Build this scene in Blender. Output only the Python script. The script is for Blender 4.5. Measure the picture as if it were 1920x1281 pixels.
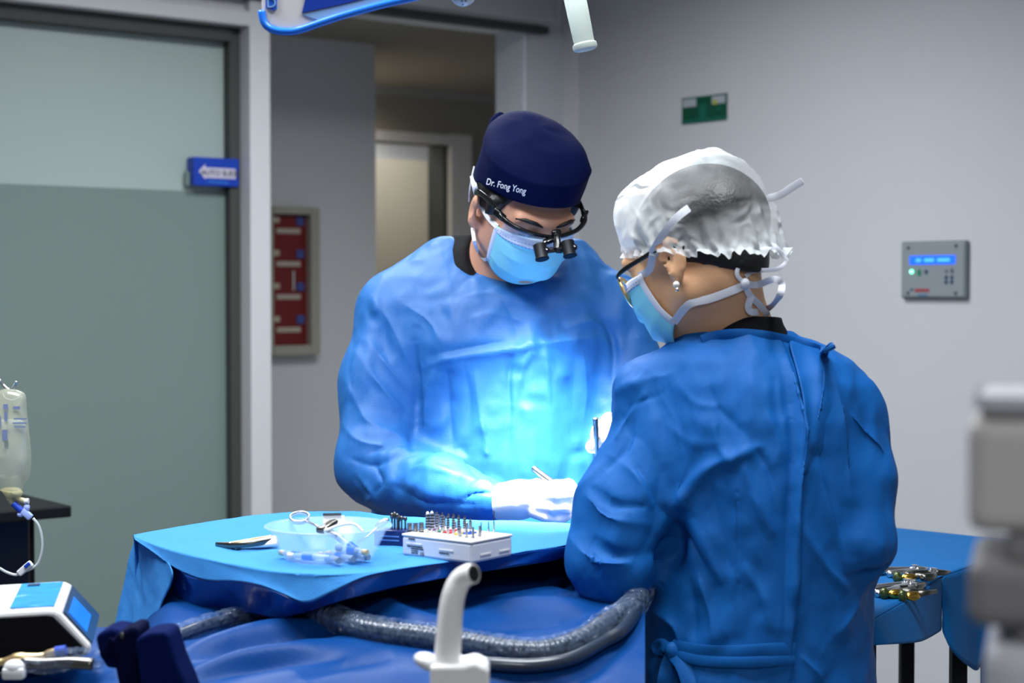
import bpy, bmesh, math, random
import numpy as np
from mathutils import Vector, Matrix, Euler
from mathutils.bvhtree import BVHTree

random.seed(7)
for _o in list(bpy.data.objects):
    bpy.data.objects.remove(_o)
SC = bpy.context.scene
COL = SC.collection

# ------------------------------------------------------------------ camera
F = 3184.0                      # focal length in pixels of the 1920 x 1281 frame
PITCH = math.atan((640.5 - 545.0) / F)
CAM = Vector((0.0, 0.0, 1.40))
cam_d = bpy.data.cameras.new('camera')
cam_d.sensor_width = 36.0
cam_d.lens = 36.0 * F / 1920.0
cam_d.clip_start = 0.05
cam_d.dof.use_dof = True
cam_d.dof.focus_distance = 2.36
cam_d.dof.aperture_fstop = 5.2
cam_o = bpy.data.objects.new('camera', cam_d)
cam_o.location = CAM
cam_o.rotation_euler = (math.radians(90) - PITCH, 0, 0)
COL.objects.link(cam_o)
SC.camera = cam_o

# ------------------------------------------------------------------ world and large lights
w = bpy.data.worlds.new('world')
w.use_nodes = True
w.node_tree.nodes['Background'].inputs[0].default_value = (0.80, 0.88, 1.0, 1)
w.node_tree.nodes['Background'].inputs[1].default_value = 0.11
SC.world = w

def area_light(name, loc, size, power, color, aim, spread=160):
    d = bpy.data.lights.new(name, 'AREA')
    d.shape = 'RECTANGLE'
    d.size, d.size_y = size
    d.energy = power
    d.color = color
    d.spread = math.radians(spread)
    o = bpy.data.objects.new(name, d)
    o.location = loc
    o.rotation_euler = (Vector(aim) - Vector(loc)).to_track_quat('-Z', 'Y').to_euler()
    COL.objects.link(o)
    return o

# recessed ceiling panels of the room (their frames are built with the ceiling)
PANELS = [((-0.80, 1.9, 2.585), 17.0), ((0.28, 1.7, 2.585), 12.0), ((0.0, 3.95, 2.585), 12.0), ((-0.70, 3.2, 2.585), 12.0), ((0.35, -0.75, 2.585), 18.0)]  # last panel is added fill behind the camera, for surfaces facing it
for _p, _e in PANELS:
    area_light('ceiling_panel_light', _p, (0.58, 0.58), _e, (0.93, 0.97, 1.0), (_p[0], _p[1], 0))
area_light('corridor_panel_light', (-0.9, 7.0, 2.28), (0.5, 0.5), 4.5, (1.0, 0.90, 0.74), (-0.9, 7.0, 0))
area_light('far_room_panel_light', (-1.3, 9.0, 2.45), (0.8, 0.5), 40.0, (1.0, 0.97, 0.90), (-1.3, 9.0, 0))
area_light('partition_fill_light', (-0.48, 8.02, 2.40), (0.5, 0.3), 5.0, (1.0, 0.96, 0.88), (-0.48, 8.02, 0))  # added fill lamp without a fixture, brightens the partition's front

# the operating light: its head hangs just above the picture
LAMP_POS = Vector((0.005, 2.30, 1.785))
LAMP_AIM = Vector((0.075, 2.53, 1.03))
_d = bpy.data.lights.new('operating_light_beam', 'SPOT')
_d.energy = 175.0
_d.color = (0.90, 0.97, 1.0)
_d.spot_size = math.radians(43)
_d.spot_blend = 1.0
_d.shadow_soft_size = 0.06
_o = bpy.data.objects.new('operating_light_beam', _d)
_o.location = LAMP_POS
_o.rotation_euler = (LAMP_AIM - LAMP_POS).to_track_quat('-Z', 'Y').to_euler()
COL.objects.link(_o)

SC.view_settings.view_transform = 'Standard'
SC.view_settings.look = 'None'
SC.view_settings.gamma = 1.0
SC.view_settings.exposure = 0.9
SC.view_settings.use_curve_mapping = False

# ------------------------------------------------------------------ measuring helpers
_fw = Vector((0, math.cos(PITCH), -math.sin(PITCH)))
_up = Vector((0, math.sin(PITCH), math.cos(PITCH)))
_rt = Vector((1, 0, 0))

def ray(px, py):
    return _fw + _rt * ((px - 960.0) / F) + _up * (-(py - 640.5) / F)

def at(px, py, Y):
    """world point seen at that place of the photograph, at depth Y"""
    d = ray(px, py)
    return CAM + d * (Y / d.y)

def on_z(px, py, z):
    d = ray(px, py)
    return CAM + d * ((z - CAM.z) / d.z)

def mpp(Y):
    return Y / F            # metres for one pixel at depth Y

# ------------------------------------------------------------------ object helpers
def link(name, mesh, mat=None, parent=None):
    o = bpy.data.objects.new(name, mesh)
    COL.objects.link(o)
    if mat is not None:
        mesh.materials.clear()
        mesh.materials.append(mat)
    if parent is not None:
        o.parent = parent
    return o

def tag(o, label=None, cat=None, group=None, kind=None):
    if label: o['label'] = label
    if cat: o['category'] = cat
    if group: o['group'] = group
    if kind: o['kind'] = kind
    return o

def thing(name, label, cat, group=None):
    o = bpy.data.objects.new(name, None)
    o.empty_display_size = 0.05
    COL.objects.link(o)
    return tag(o, label, cat, group)

def smooth(me, on=True):
    me.polygons.foreach_set('use_smooth', [on] * len(me.polygons))
    me.update()

def mesh_np(name, V, Fq, sm=True):
    me = bpy.data.meshes.new(name)
    me.from_pydata([tuple(map(float, v)) for v in V], [], [tuple(map(int, f)) for f in Fq])
    me.validate()
    if sm: smooth(me)
    return me

class MB:
    """collects shapes into one mesh"""
    def __init__(s):
        s.bm = bmesh.new()
    def box(s, c, d, M=None, bev=0.0, seg=2):
        r = bmesh.ops.create_cube(s.bm, size=1.0)
        vs = r['verts']
        m = Matrix.Translation(Vector(c)) @ Matrix.Diagonal((d[0], d[1], d[2], 1))
        if M is not None: m = M @ m
        bmesh.ops.transform(s.bm, matrix=m, verts=vs)
        if bev > 0:
            es = list({e for v in vs for e in v.link_edges})
            bmesh.ops.bevel(s.bm, geom=es, offset=bev, segments=seg, profile=0.5, affect='EDGES')
        return s
    def cone(s, a, b, ra, rb, n=20, caps=True):
        a, b = Vector(a), Vector(b)
        L = (b - a).length
        r = bmesh.ops.create_cone(s.bm, cap_ends=caps, segments=n, radius1=max(ra, 1e-5), radius2=max(rb, 1e-5), depth=L)
        q = (b - a).to_track_quat('Z', 'Y').to_matrix().to_4x4()
        bmesh.ops.transform(s.bm, matrix=Matrix.Translation((a + b) / 2) @ q, verts=r['verts'])
        return s
    def ball(s, c, r, M=None, n=16):
        q = bmesh.ops.create_uvsphere(s.bm, u_segments=n, v_segments=max(6, n * 2 // 3), radius=1.0)
        if not hasattr(r, '__len__'): r = (r, r, r)
        m = Matrix.Translation(Vector(c)) @ (M.to_4x4() if M is not None else Matrix()) @ Matrix.Diagonal((r[0], r[1], r[2], 1))
        bmesh.ops.transform(s.bm, matrix=m, verts=q['verts'])
        return s
    def tube(s, pts, rad, n=12, caps=True, flat=None, up=None):
        """sweep of a circle (or flat band when flat = (half width, half thickness)) along pts"""
        pts = [Vector(p) for p in pts]
        N = len(pts)
        rings = []
        prev = None
        for i, p in enumerate(pts):
            t = (pts[min(i + 1, N - 1)] - pts[max(i - 1, 0)]).normalized()
            if prev is None:
                u = Vector(up) if up is not None else (Vector((0, 0, 1)) if abs(t.z) < 0.9 else Vector((1, 0, 0)))
            else:
                u = prev
            u = (u - t * u.dot(t))
            u = u.normalized() if u.length > 1e-6 else t.orthogonal().normalized()
            prev = u
            v = t.cross(u)
            r = rad[i] if hasattr(rad, '__len__') else rad
            if flat: ru, rv = flat
            else: ru = rv = r
            rings.append([s.bm.verts.new(p + u * (math.cos(2 * math.pi * k / n) * ru) + v * (math.sin(2 * math.pi * k / n) * rv)) for k in range(n)])
        for i in range(N - 1):
            for k in range(n):
                s.bm.faces.new((rings[i][k], rings[i][(k + 1) % n], rings[i + 1][(k + 1) % n], rings[i + 1][k]))
        if caps:
            s.bm.faces.new(rings[0][::-1]); s.bm.faces.new(rings[-1])
        return s
    def lathe(s, prof, n=32, M=None, closed=False):
        """prof: (radius, z) pairs about the local z axis"""
        rings = []
        for r, z in prof:
            rings.append([s.bm.verts.new(((M @ Vector((r * math.cos(2 * math.pi * k / n), r * math.sin(2 * math.pi * k / n), z))) if M is not None else Vector((r * math.cos(2 * math.pi * k / n), r * math.sin(2 * math.pi * k / n), z)))) for k in range(n)])
        for i in range(len(rings) - 1):
            for k in range(n):
                s.bm.faces.new((rings[i][k], rings[i][(k + 1) % n], rings[i + 1][(k + 1) % n], rings[i + 1][k]))
        if not closed:
            if prof[0][0] > 1e-4: s.bm.faces.new(rings[0][::-1])
            if prof[-1][0] > 1e-4: s.bm.faces.new(rings[-1])
        return s
    def prism(s, poly, off, M=None):
        """closed outline (3-d points) pushed along off"""
        off = Vector(off)
        a = [s.bm.verts.new(M @ Vector(p) if M is not None else Vector(p)) for p in poly]
        o2 = (M.to_3x3() @ off) if M is not None else off
        b = [s.bm.verts.new(v.co + o2) for v in a]
        n = len(a)
        s.bm.faces.new(a[::-1]); s.bm.faces.new(b)
        for i in range(n):
            s.bm.faces.new((a[i], a[(i + 1) % n], b[(i + 1) % n], b[i]))
        return s
    def quad(s, *p):
        s.bm.faces.new([s.bm.verts.new(Vector(q)) for q in p]); return s
    def build(s, name, mat, parent=None, sm=False, bev=0.0):
        bmesh.ops.recalc_face_normals(s.bm, faces=s.bm.faces)
        me = bpy.data.meshes.new(name)
        s.bm.to_mesh(me); s.bm.free()
        if sm: smooth(me)
        o = link(name, me, mat, parent)
        if sm == 'auto':
            with_angle(o)
        if bev:
            b = o.modifiers.new('bevel', 'BEVEL'); b.width = bev; b.segments = 2; b.limit_method = 'ANGLE'
        return o

def with_angle(o, ang=35):
    me = o.data
    smooth(me)
    me.update()
    bm = bmesh.new(); bm.from_mesh(me)
    lim = math.radians(ang)
    for e in bm.edges:
        if len(e.link_faces) == 2 and e.calc_face_angle(0) > lim:
            e.smooth = False
    bm.to_mesh(me); bm.free()

def catmull(pts, n=8):
    P = [Vector(p) for p in pts]
    P = [P[0] * 2 - P[1]] + P + [P[-1] * 2 - P[-2]]
    out = []
    for i in range(1, len(P) - 2):
        for k in range(n):
            t = k / n
            a, b, c, d = P[i - 1], P[i], P[i + 1], P[i + 2]
            out.append(0.5 * ((2 * b) + (c - a) * t + (2 * a - 5 * b + 4 * c - d) * t * t + (3 * b - a - 3 * c + d) * t ** 3))
    out.append(P[-2])
    return out

def frame(origin, x, y, z):
    return Matrix(((x[0], y[0], z[0], origin[0]), (x[1], y[1], z[1], origin[1]), (x[2], y[2], z[2], origin[2]), (0, 0, 0, 1)))

def copy_tree(o, parent=None):
    c = o.copy(); COL.objects.link(c); c.parent = parent
    for ch in o.children:
        copy_tree(ch, c)
    return c

# ------------------------------------------------------------------ materials
def srgb(r, g, b):
    f = lambda c: (c / 255 / 12.92) if c / 255 <= 0.04045 else ((c / 255 + 0.055) / 1.055) ** 2.4
    return (f(r), f(g), f(b))

MATS = {}
def mat(name, col, rough=0.5, metal=0.0, spec=0.5, var=0.0, vscale=8.0, bump=0.0, bscale=200.0, coat=0.0, trans=0.0,
        alpha=1.0, emit=None, estr=0.0, sub=0.0, sheen=0.0, ior=1.45, wrinkle=0.0, wscale=12.0, weave=0.0, grain=0.0):
    m = bpy.data.materials.new(name)
    m.use_nodes = True
    nt = m.node_tree
    N, L = nt.nodes, nt.links
    b = N['Principled BSDF']
    b.inputs['Base Color'].default_value = (*col, 1)
    b.inputs['Roughness'].default_value = rough
    b.inputs['Metallic'].default_value = metal
    b.inputs['Specular IOR Level'].default_value = spec
    b.inputs['Coat Weight'].default_value = coat
    b.inputs['Coat Roughness'].default_value = 0.12
    b.inputs['Transmission Weight'].default_value = trans
    b.inputs['Alpha'].default_value = alpha
    b.inputs['IOR'].default_value = ior
    b.inputs['Sheen Weight'].default_value = sheen
    if sub:
        b.inputs['Subsurface Weight'].default_value = sub
        b.inputs['Subsurface Radius'].default_value = (0.012, 0.005, 0.003)
        b.inputs['Subsurface Scale'].default_value = 1.0
    if emit:
        b.inputs['Emission Color'].default_value = (*emit, 1)
        b.inputs['Emission Strength'].default_value = estr
    tc = N.new('ShaderNodeTexCoord')
    if var > 0:
        n = N.new('ShaderNodeTexNoise'); n.inputs['Scale'].default_value = vscale; n.inputs['Detail'].default_value = 4
        L.new(tc.outputs['Object'], n.inputs['Vector'])
        r = N.new('ShaderNodeMapRange'); r.inputs['To Min'].default_value = 1 - var; r.inputs['To Max'].default_value = 1 + var
        L.new(n.outputs['Fac'], r.inputs['Value'])
        mx = N.new('ShaderNodeMix'); mx.data_type = 'RGBA'; mx.blend_type = 'MULTIPLY'
        mx.inputs['Factor'].default_value = 1.0
        mx.inputs['A'].default_value = (*col, 1)
        L.new(r.outputs['Result'], mx.inputs['B'])
        L.new(mx.outputs['Result'], b.inputs['Base Color'])
    prev = None
    def add_bump(src, strength, dist):
        nonlocal prev
        bp = N.new('ShaderNodeBump'); bp.inputs['Strength'].default_value = strength; bp.inputs['Distance'].default_value = dist
        L.new(src, bp.inputs['Height'])
        if prev is not None: L.new(prev, bp.inputs['Normal'])
        prev = bp.outputs['Normal']
    if wrinkle > 0:      # soft crushed-cloth relief
        n = N.new('ShaderNodeTexNoise'); n.inputs['Scale'].default_value = wscale; n.inputs['Detail'].default_value = 3
        n.noise_type = 'RIDGED_MULTIFRACTAL' if hasattr(n, 'noise_type') else n.noise_type
        L.new(tc.outputs['Object'], n.inputs['Vector'])
        add_bump(n.outputs['Fac'], 1.0, wrinkle)
    if weave > 0:        # fine embossed dots of non-woven cloth
        v = N.new('ShaderNodeTexVoronoi'); v.inputs['Scale'].default_value = 520; v.inputs['Randomness'].default_value = 0.25
        L.new(tc.outputs['Object'], v.inputs['Vector'])
        add_bump(v.outputs['Distance'], 0.35, weave)
    if bump > 0:
        n = N.new('ShaderNodeTexNoise'); n.inputs['Scale'].default_value = bscale; n.inputs['Detail'].default_value = 3
        L.new(tc.outputs['Object'], n.inputs['Vector'])
        add_bump(n.outputs['Fac'], 0.6, bump)
    if prev is not None:
        L.new(prev, b.inputs['Normal'])
    MATS[name] = m
    return m

mat('wall_paint', (0.60, 0.605, 0.635), 0.7, spec=0.25, var=0.03, vscale=3, bump=0.0006, bscale=180)
mat('wall_grey', (0.68, 0.685, 0.695), 0.65, spec=0.3, var=0.03, vscale=2, bump=0.0004)
mat('header_grey', (0.36, 0.365, 0.37), 0.6, spec=0.3, var=0.04, vscale=2)
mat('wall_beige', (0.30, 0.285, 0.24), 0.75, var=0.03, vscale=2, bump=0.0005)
mat('liner_lit', (0.82, 0.86, 0.90), 0.5, spec=0.4, var=0.02)  # light on the doorway reveal, put into the base colour
mat('ceiling_white', (0.62, 0.62, 0.60), 0.8, var=0.02)
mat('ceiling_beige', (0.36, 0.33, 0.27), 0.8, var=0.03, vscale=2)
mat('floor_vinyl', (0.16, 0.165, 0.17), 0.35, var=0.08, vscale=5, bump=0.0003)
mat('frame_alu', (0.66, 0.665, 0.68), 0.42, spec=0.5, var=0.02)
mat('seal_dark', (0.055, 0.06, 0.055), 0.6, var=0.05)
mat('glass_frost', (0.39, 0.465, 0.44), 0.34, spec=0.5, var=0.05, vscale=1.5)
mat('glass_film', (0.19, 0.255, 0.235), 0.30, spec=0.5, var=0.06, vscale=1.2)
mat('glass_edge', (0.30, 0.345, 0.32), 0.3, var=0.04)
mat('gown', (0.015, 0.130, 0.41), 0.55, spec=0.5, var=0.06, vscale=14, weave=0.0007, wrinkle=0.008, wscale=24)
mat('gown_shaded', (0.003, 0.100, 0.37), 0.62, spec=0.25, var=0.06, vscale=14, weave=0.0004, wrinkle=0.008, wscale=22)  # darker copy of the gown blue, with the assistant's shade in the colour
mat('scrub_black', (0.006, 0.006, 0.008), 0.85, spec=0.2, var=0.2, vscale=60, bump=0.0005)
mat('skin', (0.60, 0.31, 0.21), 0.5, spec=0.4, var=0.10, vscale=24, bump=0.0004, bscale=320, sub=0.12)
mat('skin_tan', (0.72, 0.40, 0.22), 0.5, spec=0.4, var=0.10, vscale=24, bump=0.0004, bscale=320, sub=0.12)
mat('hair', (0.007, 0.006, 0.006), 0.45, spec=0.5, var=0.4, vscale=150, bump=0.0015, bscale=260)
mat('cap_navy', (0.0004, 0.0030, 0.034), 0.8, spec=0.10, var=0.08, vscale=20, bump=0.0003, bscale=900)
mat('thread_white', (0.80, 0.80, 0.84), 0.6)
mat('mask_blue', (0.24, 0.66, 0.80), 0.7, spec=0.2, var=0.05, vscale=30, weave=0.0004, wrinkle=0.002, wscale=30)
mat('mask_pale', (0.60, 0.68, 0.86), 0.7, spec=0.2, var=0.04, vscale=30, weave=0.0003)
mat('strap_white', (0.72, 0.74, 0.82), 0.7, spec=0.2, var=0.05, vscale=60, bump=0.0003, bscale=600)
mat('glove', (0.64, 0.62, 0.63), 0.45, spec=0.4, var=0.03, vscale=30, wrinkle=0.0012, wscale=70, sub=0.05)
mat('black_gloss', (0.006, 0.006, 0.007), 0.16, spec=0.6, var=0.1)
mat('black_matte', (0.006, 0.006, 0.008), 0.5, spec=0.25, var=0.2, vscale=30)
mat('steel', (0.72, 0.72, 0.72), 0.27, metal=1.0, var=0.06, vscale=50, bump=0.0002)
mat('steel_mid', (0.33, 0.33, 0.34), 0.32, metal=1.0, var=0.06, vscale=50)
mat('steel_bright', (0.80, 0.79, 0.77), 0.36, metal=0.55, var=0.05, vscale=40)
mat('steel_dark', (0.16, 0.155, 0.14), 0.28, metal=1.0, var=0.1, vscale=50)
mat('gold', (0.70, 0.42, 0.08), 0.22, metal=1.0, var=0.08, vscale=40)
mat('gold_pale', (0.72, 0.52, 0.25), 0.3, metal=0.8, var=0.05)
mat('plastic_white', (0.72, 0.73, 0.74), 0.35, spec=0.5, var=0.02, coat=0.15)
mat('plastic_cream', (0.84, 0.82, 0.81), 0.35, spec=0.5, var=0.02, coat=0.2)
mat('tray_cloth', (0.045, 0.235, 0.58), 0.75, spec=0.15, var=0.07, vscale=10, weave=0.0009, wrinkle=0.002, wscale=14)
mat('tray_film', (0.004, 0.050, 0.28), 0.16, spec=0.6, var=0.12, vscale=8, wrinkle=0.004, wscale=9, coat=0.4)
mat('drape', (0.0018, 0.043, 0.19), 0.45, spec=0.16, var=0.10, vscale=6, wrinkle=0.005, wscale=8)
# ------------------------------------------------------------------ organic shapes: distance fields meshed with surface nets
class Field:
    def __init__(s, lo, hi, h):
        s.lo = np.array(lo, np.float32); s.h = h
        s.n = np.maximum(4, np.ceil((np.array(hi) - s.lo) / h).astype(int) + 1)
        s.ax = [s.lo[i] + h * np.arange(s.n[i], dtype=np.float32) for i in range(3)]
        s.d = np.full(tuple(s.n), 0.08, np.float32)
    def _win(s, lo, hi):
        a = np.clip(np.floor((np.array(lo) - s.lo) / s.h).astype(int), 0, s.n)
        b = np.clip(np.ceil((np.array(hi) - s.lo) / s.h).astype(int) + 1, 0, s.n)
        sl = tuple(slice(a[i], b[i]) for i in range(3))
        X = s.ax[0][sl[0]][:, None, None]; Y = s.ax[1][sl[1]][None, :, None]; Z = s.ax[2][sl[2]][None, None, :]
        return sl, X, Y, Z
    def _mix(s, sl, d, k, mode):
        a = s.d[sl]
        if a.size == 0: return
        if mode == 'add':
            if k <= 0: s.d[sl] = np.minimum(a, d); return
            h = np.maximum(k - np.abs(a - d), 0) / k
            s.d[sl] = np.minimum(a, d) - h * h * k * 0.25
        else:
            d = -d
            if k <= 0: s.d[sl] = np.maximum(a, d); return
            h = np.maximum(k - np.abs(a - d), 0) / k
            s.d[sl] = np.maximum(a, d) + h * h * k * 0.25
    def cap(s, a, b, ra, rb=None, k=0.02, mode='add'):
        if rb is None: rb = ra
        a = np.array(a, np.float32); b = np.array(b, np.float32)
        m = max(ra, rb) + k + 0.04
        sl, X, Y, Z = s._win(np.minimum(a, b) - m, np.maximum(a, b) + m)
        ab = b - a; L2 = float(ab @ ab) + 1e-12
        t = np.clip(((X - a[0]) * ab[0] + (Y - a[1]) * ab[1] + (Z - a[2]) * ab[2]) / L2, 0, 1)
        d = np.sqrt((X - a[0] - t * ab[0]) ** 2 + (Y - a[1] - t * ab[1]) ** 2 + (Z - a[2] - t * ab[2]) ** 2) - (ra + (rb - ra) * t)
        s._mix(sl, d, k, mode)
    def chain(s, pts, rad, k=0.02):
        for i in range(len(pts) - 1):
            s.cap(pts[i], pts[i + 1], rad[i], rad[i + 1], k)
    def ell(s, c, r, R=None, k=0.02, mode='add'):
        c = np.array(c, np.float32); r = np.array(r, np.float32)
        m = float(r.max()) + k + 0.04
        sl, X, Y, Z = s._win(c - m, c + m)
        x, y, z = X - c[0], Y - c[1], Z - c[2]
        if R is not None:
            R = np.array(R, np.float32)   # columns are the local axes
            x, y, z = (x * R[0, i] + y * R[1, i] + z * R[2, i] for i in range(3))
        k0 = np.sqrt((x / r[0]) ** 2 + (y / r[1]) ** 2 + (z / r[2]) ** 2)
        k1 = np.sqrt((x / r[0] ** 2) ** 2 + (y / r[1] ** 2) ** 2 + (z / r[2] ** 2) ** 2) + 1e-9
        s._mix(sl, k0 * (k0 - 1) / k1, k, mode)
    def rows(s, rows, k=0.03, p=2.4):
        """stack of super-elliptic sections: (z, cx, cy, rx, ry)"""
        rows = sorted(rows)
        A = np.array(rows, np.float32)
        m = 0.08
        lo = [(A[:, 1] - A[:, 3]).min() - m, (A[:, 2] - A[:, 4]).min() - m, A[0, 0] - m]
        hi = [(A[:, 1] + A[:, 3]).max() + m, (A[:, 2] + A[:, 4]).max() + m, A[-1, 0] + m]
        sl, X, Y, Z = s._win(lo, hi)
        z = Z.ravel()
        cx, cy, rx, ry = (np.interp(z, A[:, 0], A[:, i])[None, None, :].astype(np.float32) for i in (1, 2, 3, 4))
        q = (np.abs((X - cx) / rx) ** p + np.abs((Y - cy) / ry) ** p) ** (1 / p)
        d = (q - 1) * np.minimum(rx, ry)
        e = np.maximum(A[0, 0] - Z, Z - A[-1, 0])
        s._mix(sl, np.maximum(d, e), k, 'add')
    def half(s, point, normal):
        """cut away everything on the side the normal points to"""
        p = np.array(point); n = np.array(normal) / np.linalg.norm(normal)
        X = s.ax[0][:, None, None]; Y = s.ax[1][None, :, None]; Z = s.ax[2][None, None, :]
        s.d = np.maximum(s.d, ((X - p[0]) * n[0] + (Y - p[1]) * n[1] + (Z - p[2]) * n[2]).astype(np.float32))
    def net(s, relax=2):
        d = s.d
        d[0] = d[-1] = 0.08; d[:, 0] = d[:, -1] = 0.08; d[:, :, 0] = d[:, :, -1] = 0.08
        nx, ny, nz = d.shape
        ins = d < 0
        cnt = np.zeros((nx - 1, ny - 1, nz - 1), np.int8)
        for i in (0, 1):
            for j in (0, 1):
                for k in (0, 1):
                    cnt += ins[i:nx - 1 + i, j:ny - 1 + j, k:nz - 1 + k]
        act = (cnt > 0) & (cnt < 8)
        cells = np.argwhere(act)
        idx = np.full(act.shape, -1, np.int64)
        idx[act] = np.arange(len(cells))
        C = cells
        g = lambda o: d[C[:, 0] + o[0], C[:, 1] + o[1], C[:, 2] + o[2]]
        acc = np.zeros((len(C), 3)); num = np.zeros(len(C))
        for axis in range(3):
            o1, o2 = [a for a in range(3) if a != axis]
            for p in (0, 1):
                for q in (0, 1):
                    a = [0, 0, 0]; a[o1] = p; a[o2] = q
                    b = list(a); b[axis] = 1
                    va, vb = g(a), g(b)
                    m = (va < 0) != (vb < 0)
                    t = np.where(m, va / np.where(m, va - vb, 1), 0)
                    pos = np.tile(np.array(a, float), (len(C), 1)); pos[:, axis] = t
                    acc[m] += pos[m]; num[m] += 1
        V = (C + acc / num[:, None]) * s.h + s.lo
        quads = []
        for axis in range(3):
            o1, o2 = [(1, 2), (2, 0), (0, 1)][axis]
            A = np.take(ins, range(0, d.shape[axis] - 1), axis); B = np.take(ins, range(1, d.shape[axis]), axis)
            E = np.argwhere(A != B)
            E = E[(E[:, o1] > 0) & (E[:, o2] > 0) & (E[:, o1] < d.shape[o1] - 1) & (E[:, o2] < d.shape[o2] - 1)]
            fl = A[tuple(E.T)]
            def cell(a, b):
                q = E.copy(); q[:, o1] -= a; q[:, o2] -= b
                return idx[q[:, 0], q[:, 1], q[:, 2]]
            Q = np.stack([cell(1, 1), cell(0, 1), cell(0, 0), cell(1, 0)], 1)
            Q[~fl] = Q[~fl][:, ::-1]
            quads.append(Q)
        Q = np.concatenate(quads)
        Q = Q[(Q >= 0).all(1)]
        for _ in range(relax):
            V = laplace(V, Q, 0.5)
        return V, Q

def laplace(V, Q, f):
    S = np.zeros_like(V); n = np.zeros(len(V))
    k = Q.shape[1]
    for i in range(k):
        a, b = Q[:, i], Q[:, (i + 1) % k]
        for ax in range(3):
            S[:, ax] += np.bincount(a, V[b, ax], len(V)) + np.bincount(b, V[a, ax], len(V))
        n += np.bincount(a, minlength=len(V)) + np.bincount(b, minlength=len(V))
    return V + f * (S / np.maximum(n, 1)[:, None] - V)

def fast_mesh(name, V, Q):
    me = bpy.data.meshes.new(name)
    k = Q.shape[1]
    me.vertices.add(len(V)); me.vertices.foreach_set('co', np.asarray(V, np.float32).ravel())
    me.loops.add(Q.size); me.loops.foreach_set('vertex_index', np.asarray(Q, np.int32).ravel())
    me.polygons.add(len(Q)); me.polygons.foreach_set('loop_start', np.arange(0, Q.size, k, dtype=np.int32))
    me.update(calc_edges=True); me.validate()
    smooth(me)
    return me

def subdivide(me, lv=1):
    o = bpy.data.objects.new('tmp', me); COL.objects.link(o)
    m = o.modifiers.new('s', 'SUBSURF'); m.levels = lv; m.render_levels = lv
    dg = bpy.context.evaluated_depsgraph_get(); dg.update()
    new = bpy.data.meshes.new_from_object(o.evaluated_get(dg))
    bpy.data.objects.remove(o); bpy.data.meshes.remove(me)
    smooth(new)
    return new

def get_v(me):
    V = np.empty(len(me.vertices) * 3, np.float32); me.vertices.foreach_get('co', V); return V.reshape(-1, 3)
def get_n(me):
    V = np.empty(len(me.vertices) * 3, np.float32); me.vertices.foreach_get('normal', V); return V.reshape(-1, 3)
def set_v(me, V):
    me.vertices.foreach_set('co', np.asarray(V, np.float32).ravel()); me.update()

_perm = np.random.RandomState(3).permutation(512)
_perm = np.concatenate([_perm, _perm, _perm])
_grad = np.random.RandomState(4).normal(size=(512, 3)); _grad /= np.linalg.norm(_grad, axis=1)[:, None]
def noise3(P):
    P = np.asarray(P, np.float64) + 100.0
    i = np.floor(P).astype(int); f = P - i; i &= 511
    u = f * f * f * (f * (f * 6 - 15) + 10)
    out = 0
    for a in (0, 1):
        for b in (0, 1):
            for c in (0, 1):
                h = _perm[_perm[_perm[(i[:, 0] + a) & 511] + ((i[:, 1] + b) & 511)] + ((i[:, 2] + c) & 511)] & 511
                g = _grad[h]
                dot = g[:, 0] * (f[:, 0] - a) + g[:, 1] * (f[:, 1] - b) + g[:, 2] * (f[:, 2] - c)
                wgt = (u[:, 0] if a else 1 - u[:, 0]) * (u[:, 1] if b else 1 - u[:, 1]) * (u[:, 2] if c else 1 - u[:, 2])
                out = out + dot * wgt
    return out

def lin3(P):
    """piecewise-linear noise: flat facets that meet in sharp creases"""
    P = np.asarray(P, np.float64) + 200.0
    i = np.floor(P).astype(int); f = P - i
    o = np.argsort(-f, axis=1)
    fs = np.take_along_axis(f, o, 1)
    hv = lambda q: _hash[_perm[_perm[_perm[q[:, 0] & 511] + (q[:, 1] & 511)] + (q[:, 2] & 511)] & 511]
    q = i.copy(); h = hv(q); out = h.copy()
    for k in range(3):
        q[np.arange(len(q)), o[:, k]] += 1
        h2 = hv(q); out += fs[:, k] * (h2 - h); h = h2
    return out
_hash = np.random.RandomState(9).uniform(-1, 1, 512)
_ROT = np.array(Euler((0.6, 0.4, 0.9)).to_matrix()); _ROT2 = np.array(Euler((1.1, 0.2, 2.0)).to_matrix())

def ridged(P):
    return 1 - 2 * np.abs(noise3(P)) * 1.6

def seg_dist(V, pts):
    """distance of each vertex to a polyline and the position along it"""
    best = np.full(len(V), 9.0); tt = np.zeros(len(V)); vec = np.zeros((len(V), 3))
    n = len(pts) - 1
    for i in range(n):
        a = np.array(pts[i]); b = np.array(pts[i + 1]); ab = b - a
        t = np.clip((V - a) @ ab / (ab @ ab + 1e-12), 0, 1)
        w = V - (a + t[:, None] * ab)
        dd = np.linalg.norm(w, axis=1)
        m = dd < best
        best[m] = dd[m]; tt[m] = ((i + t) / n)[m]; vec[m] = w[m]
    return best, tt, vec

def bvh_of(me):
    V = get_v(me)
    return BVHTree.FromPolygons([Vector(v) for v in V.tolist()], [tuple(p.vertices) for p in me.polygons])

def hit(bvh, px, py, back=0.0):
    d = ray(px, py).normalized()
    loc, nor, i, dist = bvh.ray_cast(CAM, d)
    return None if loc is None else loc - d * back

def on_surface(bvh, pts, back=0.0, fallbackY=2.6):
    out = []
    for p in pts:
        h = hit(bvh, p[0], p[1], back)
        if h is None:
            if out: continue
            continue
        out.append(h)
    return out

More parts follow.
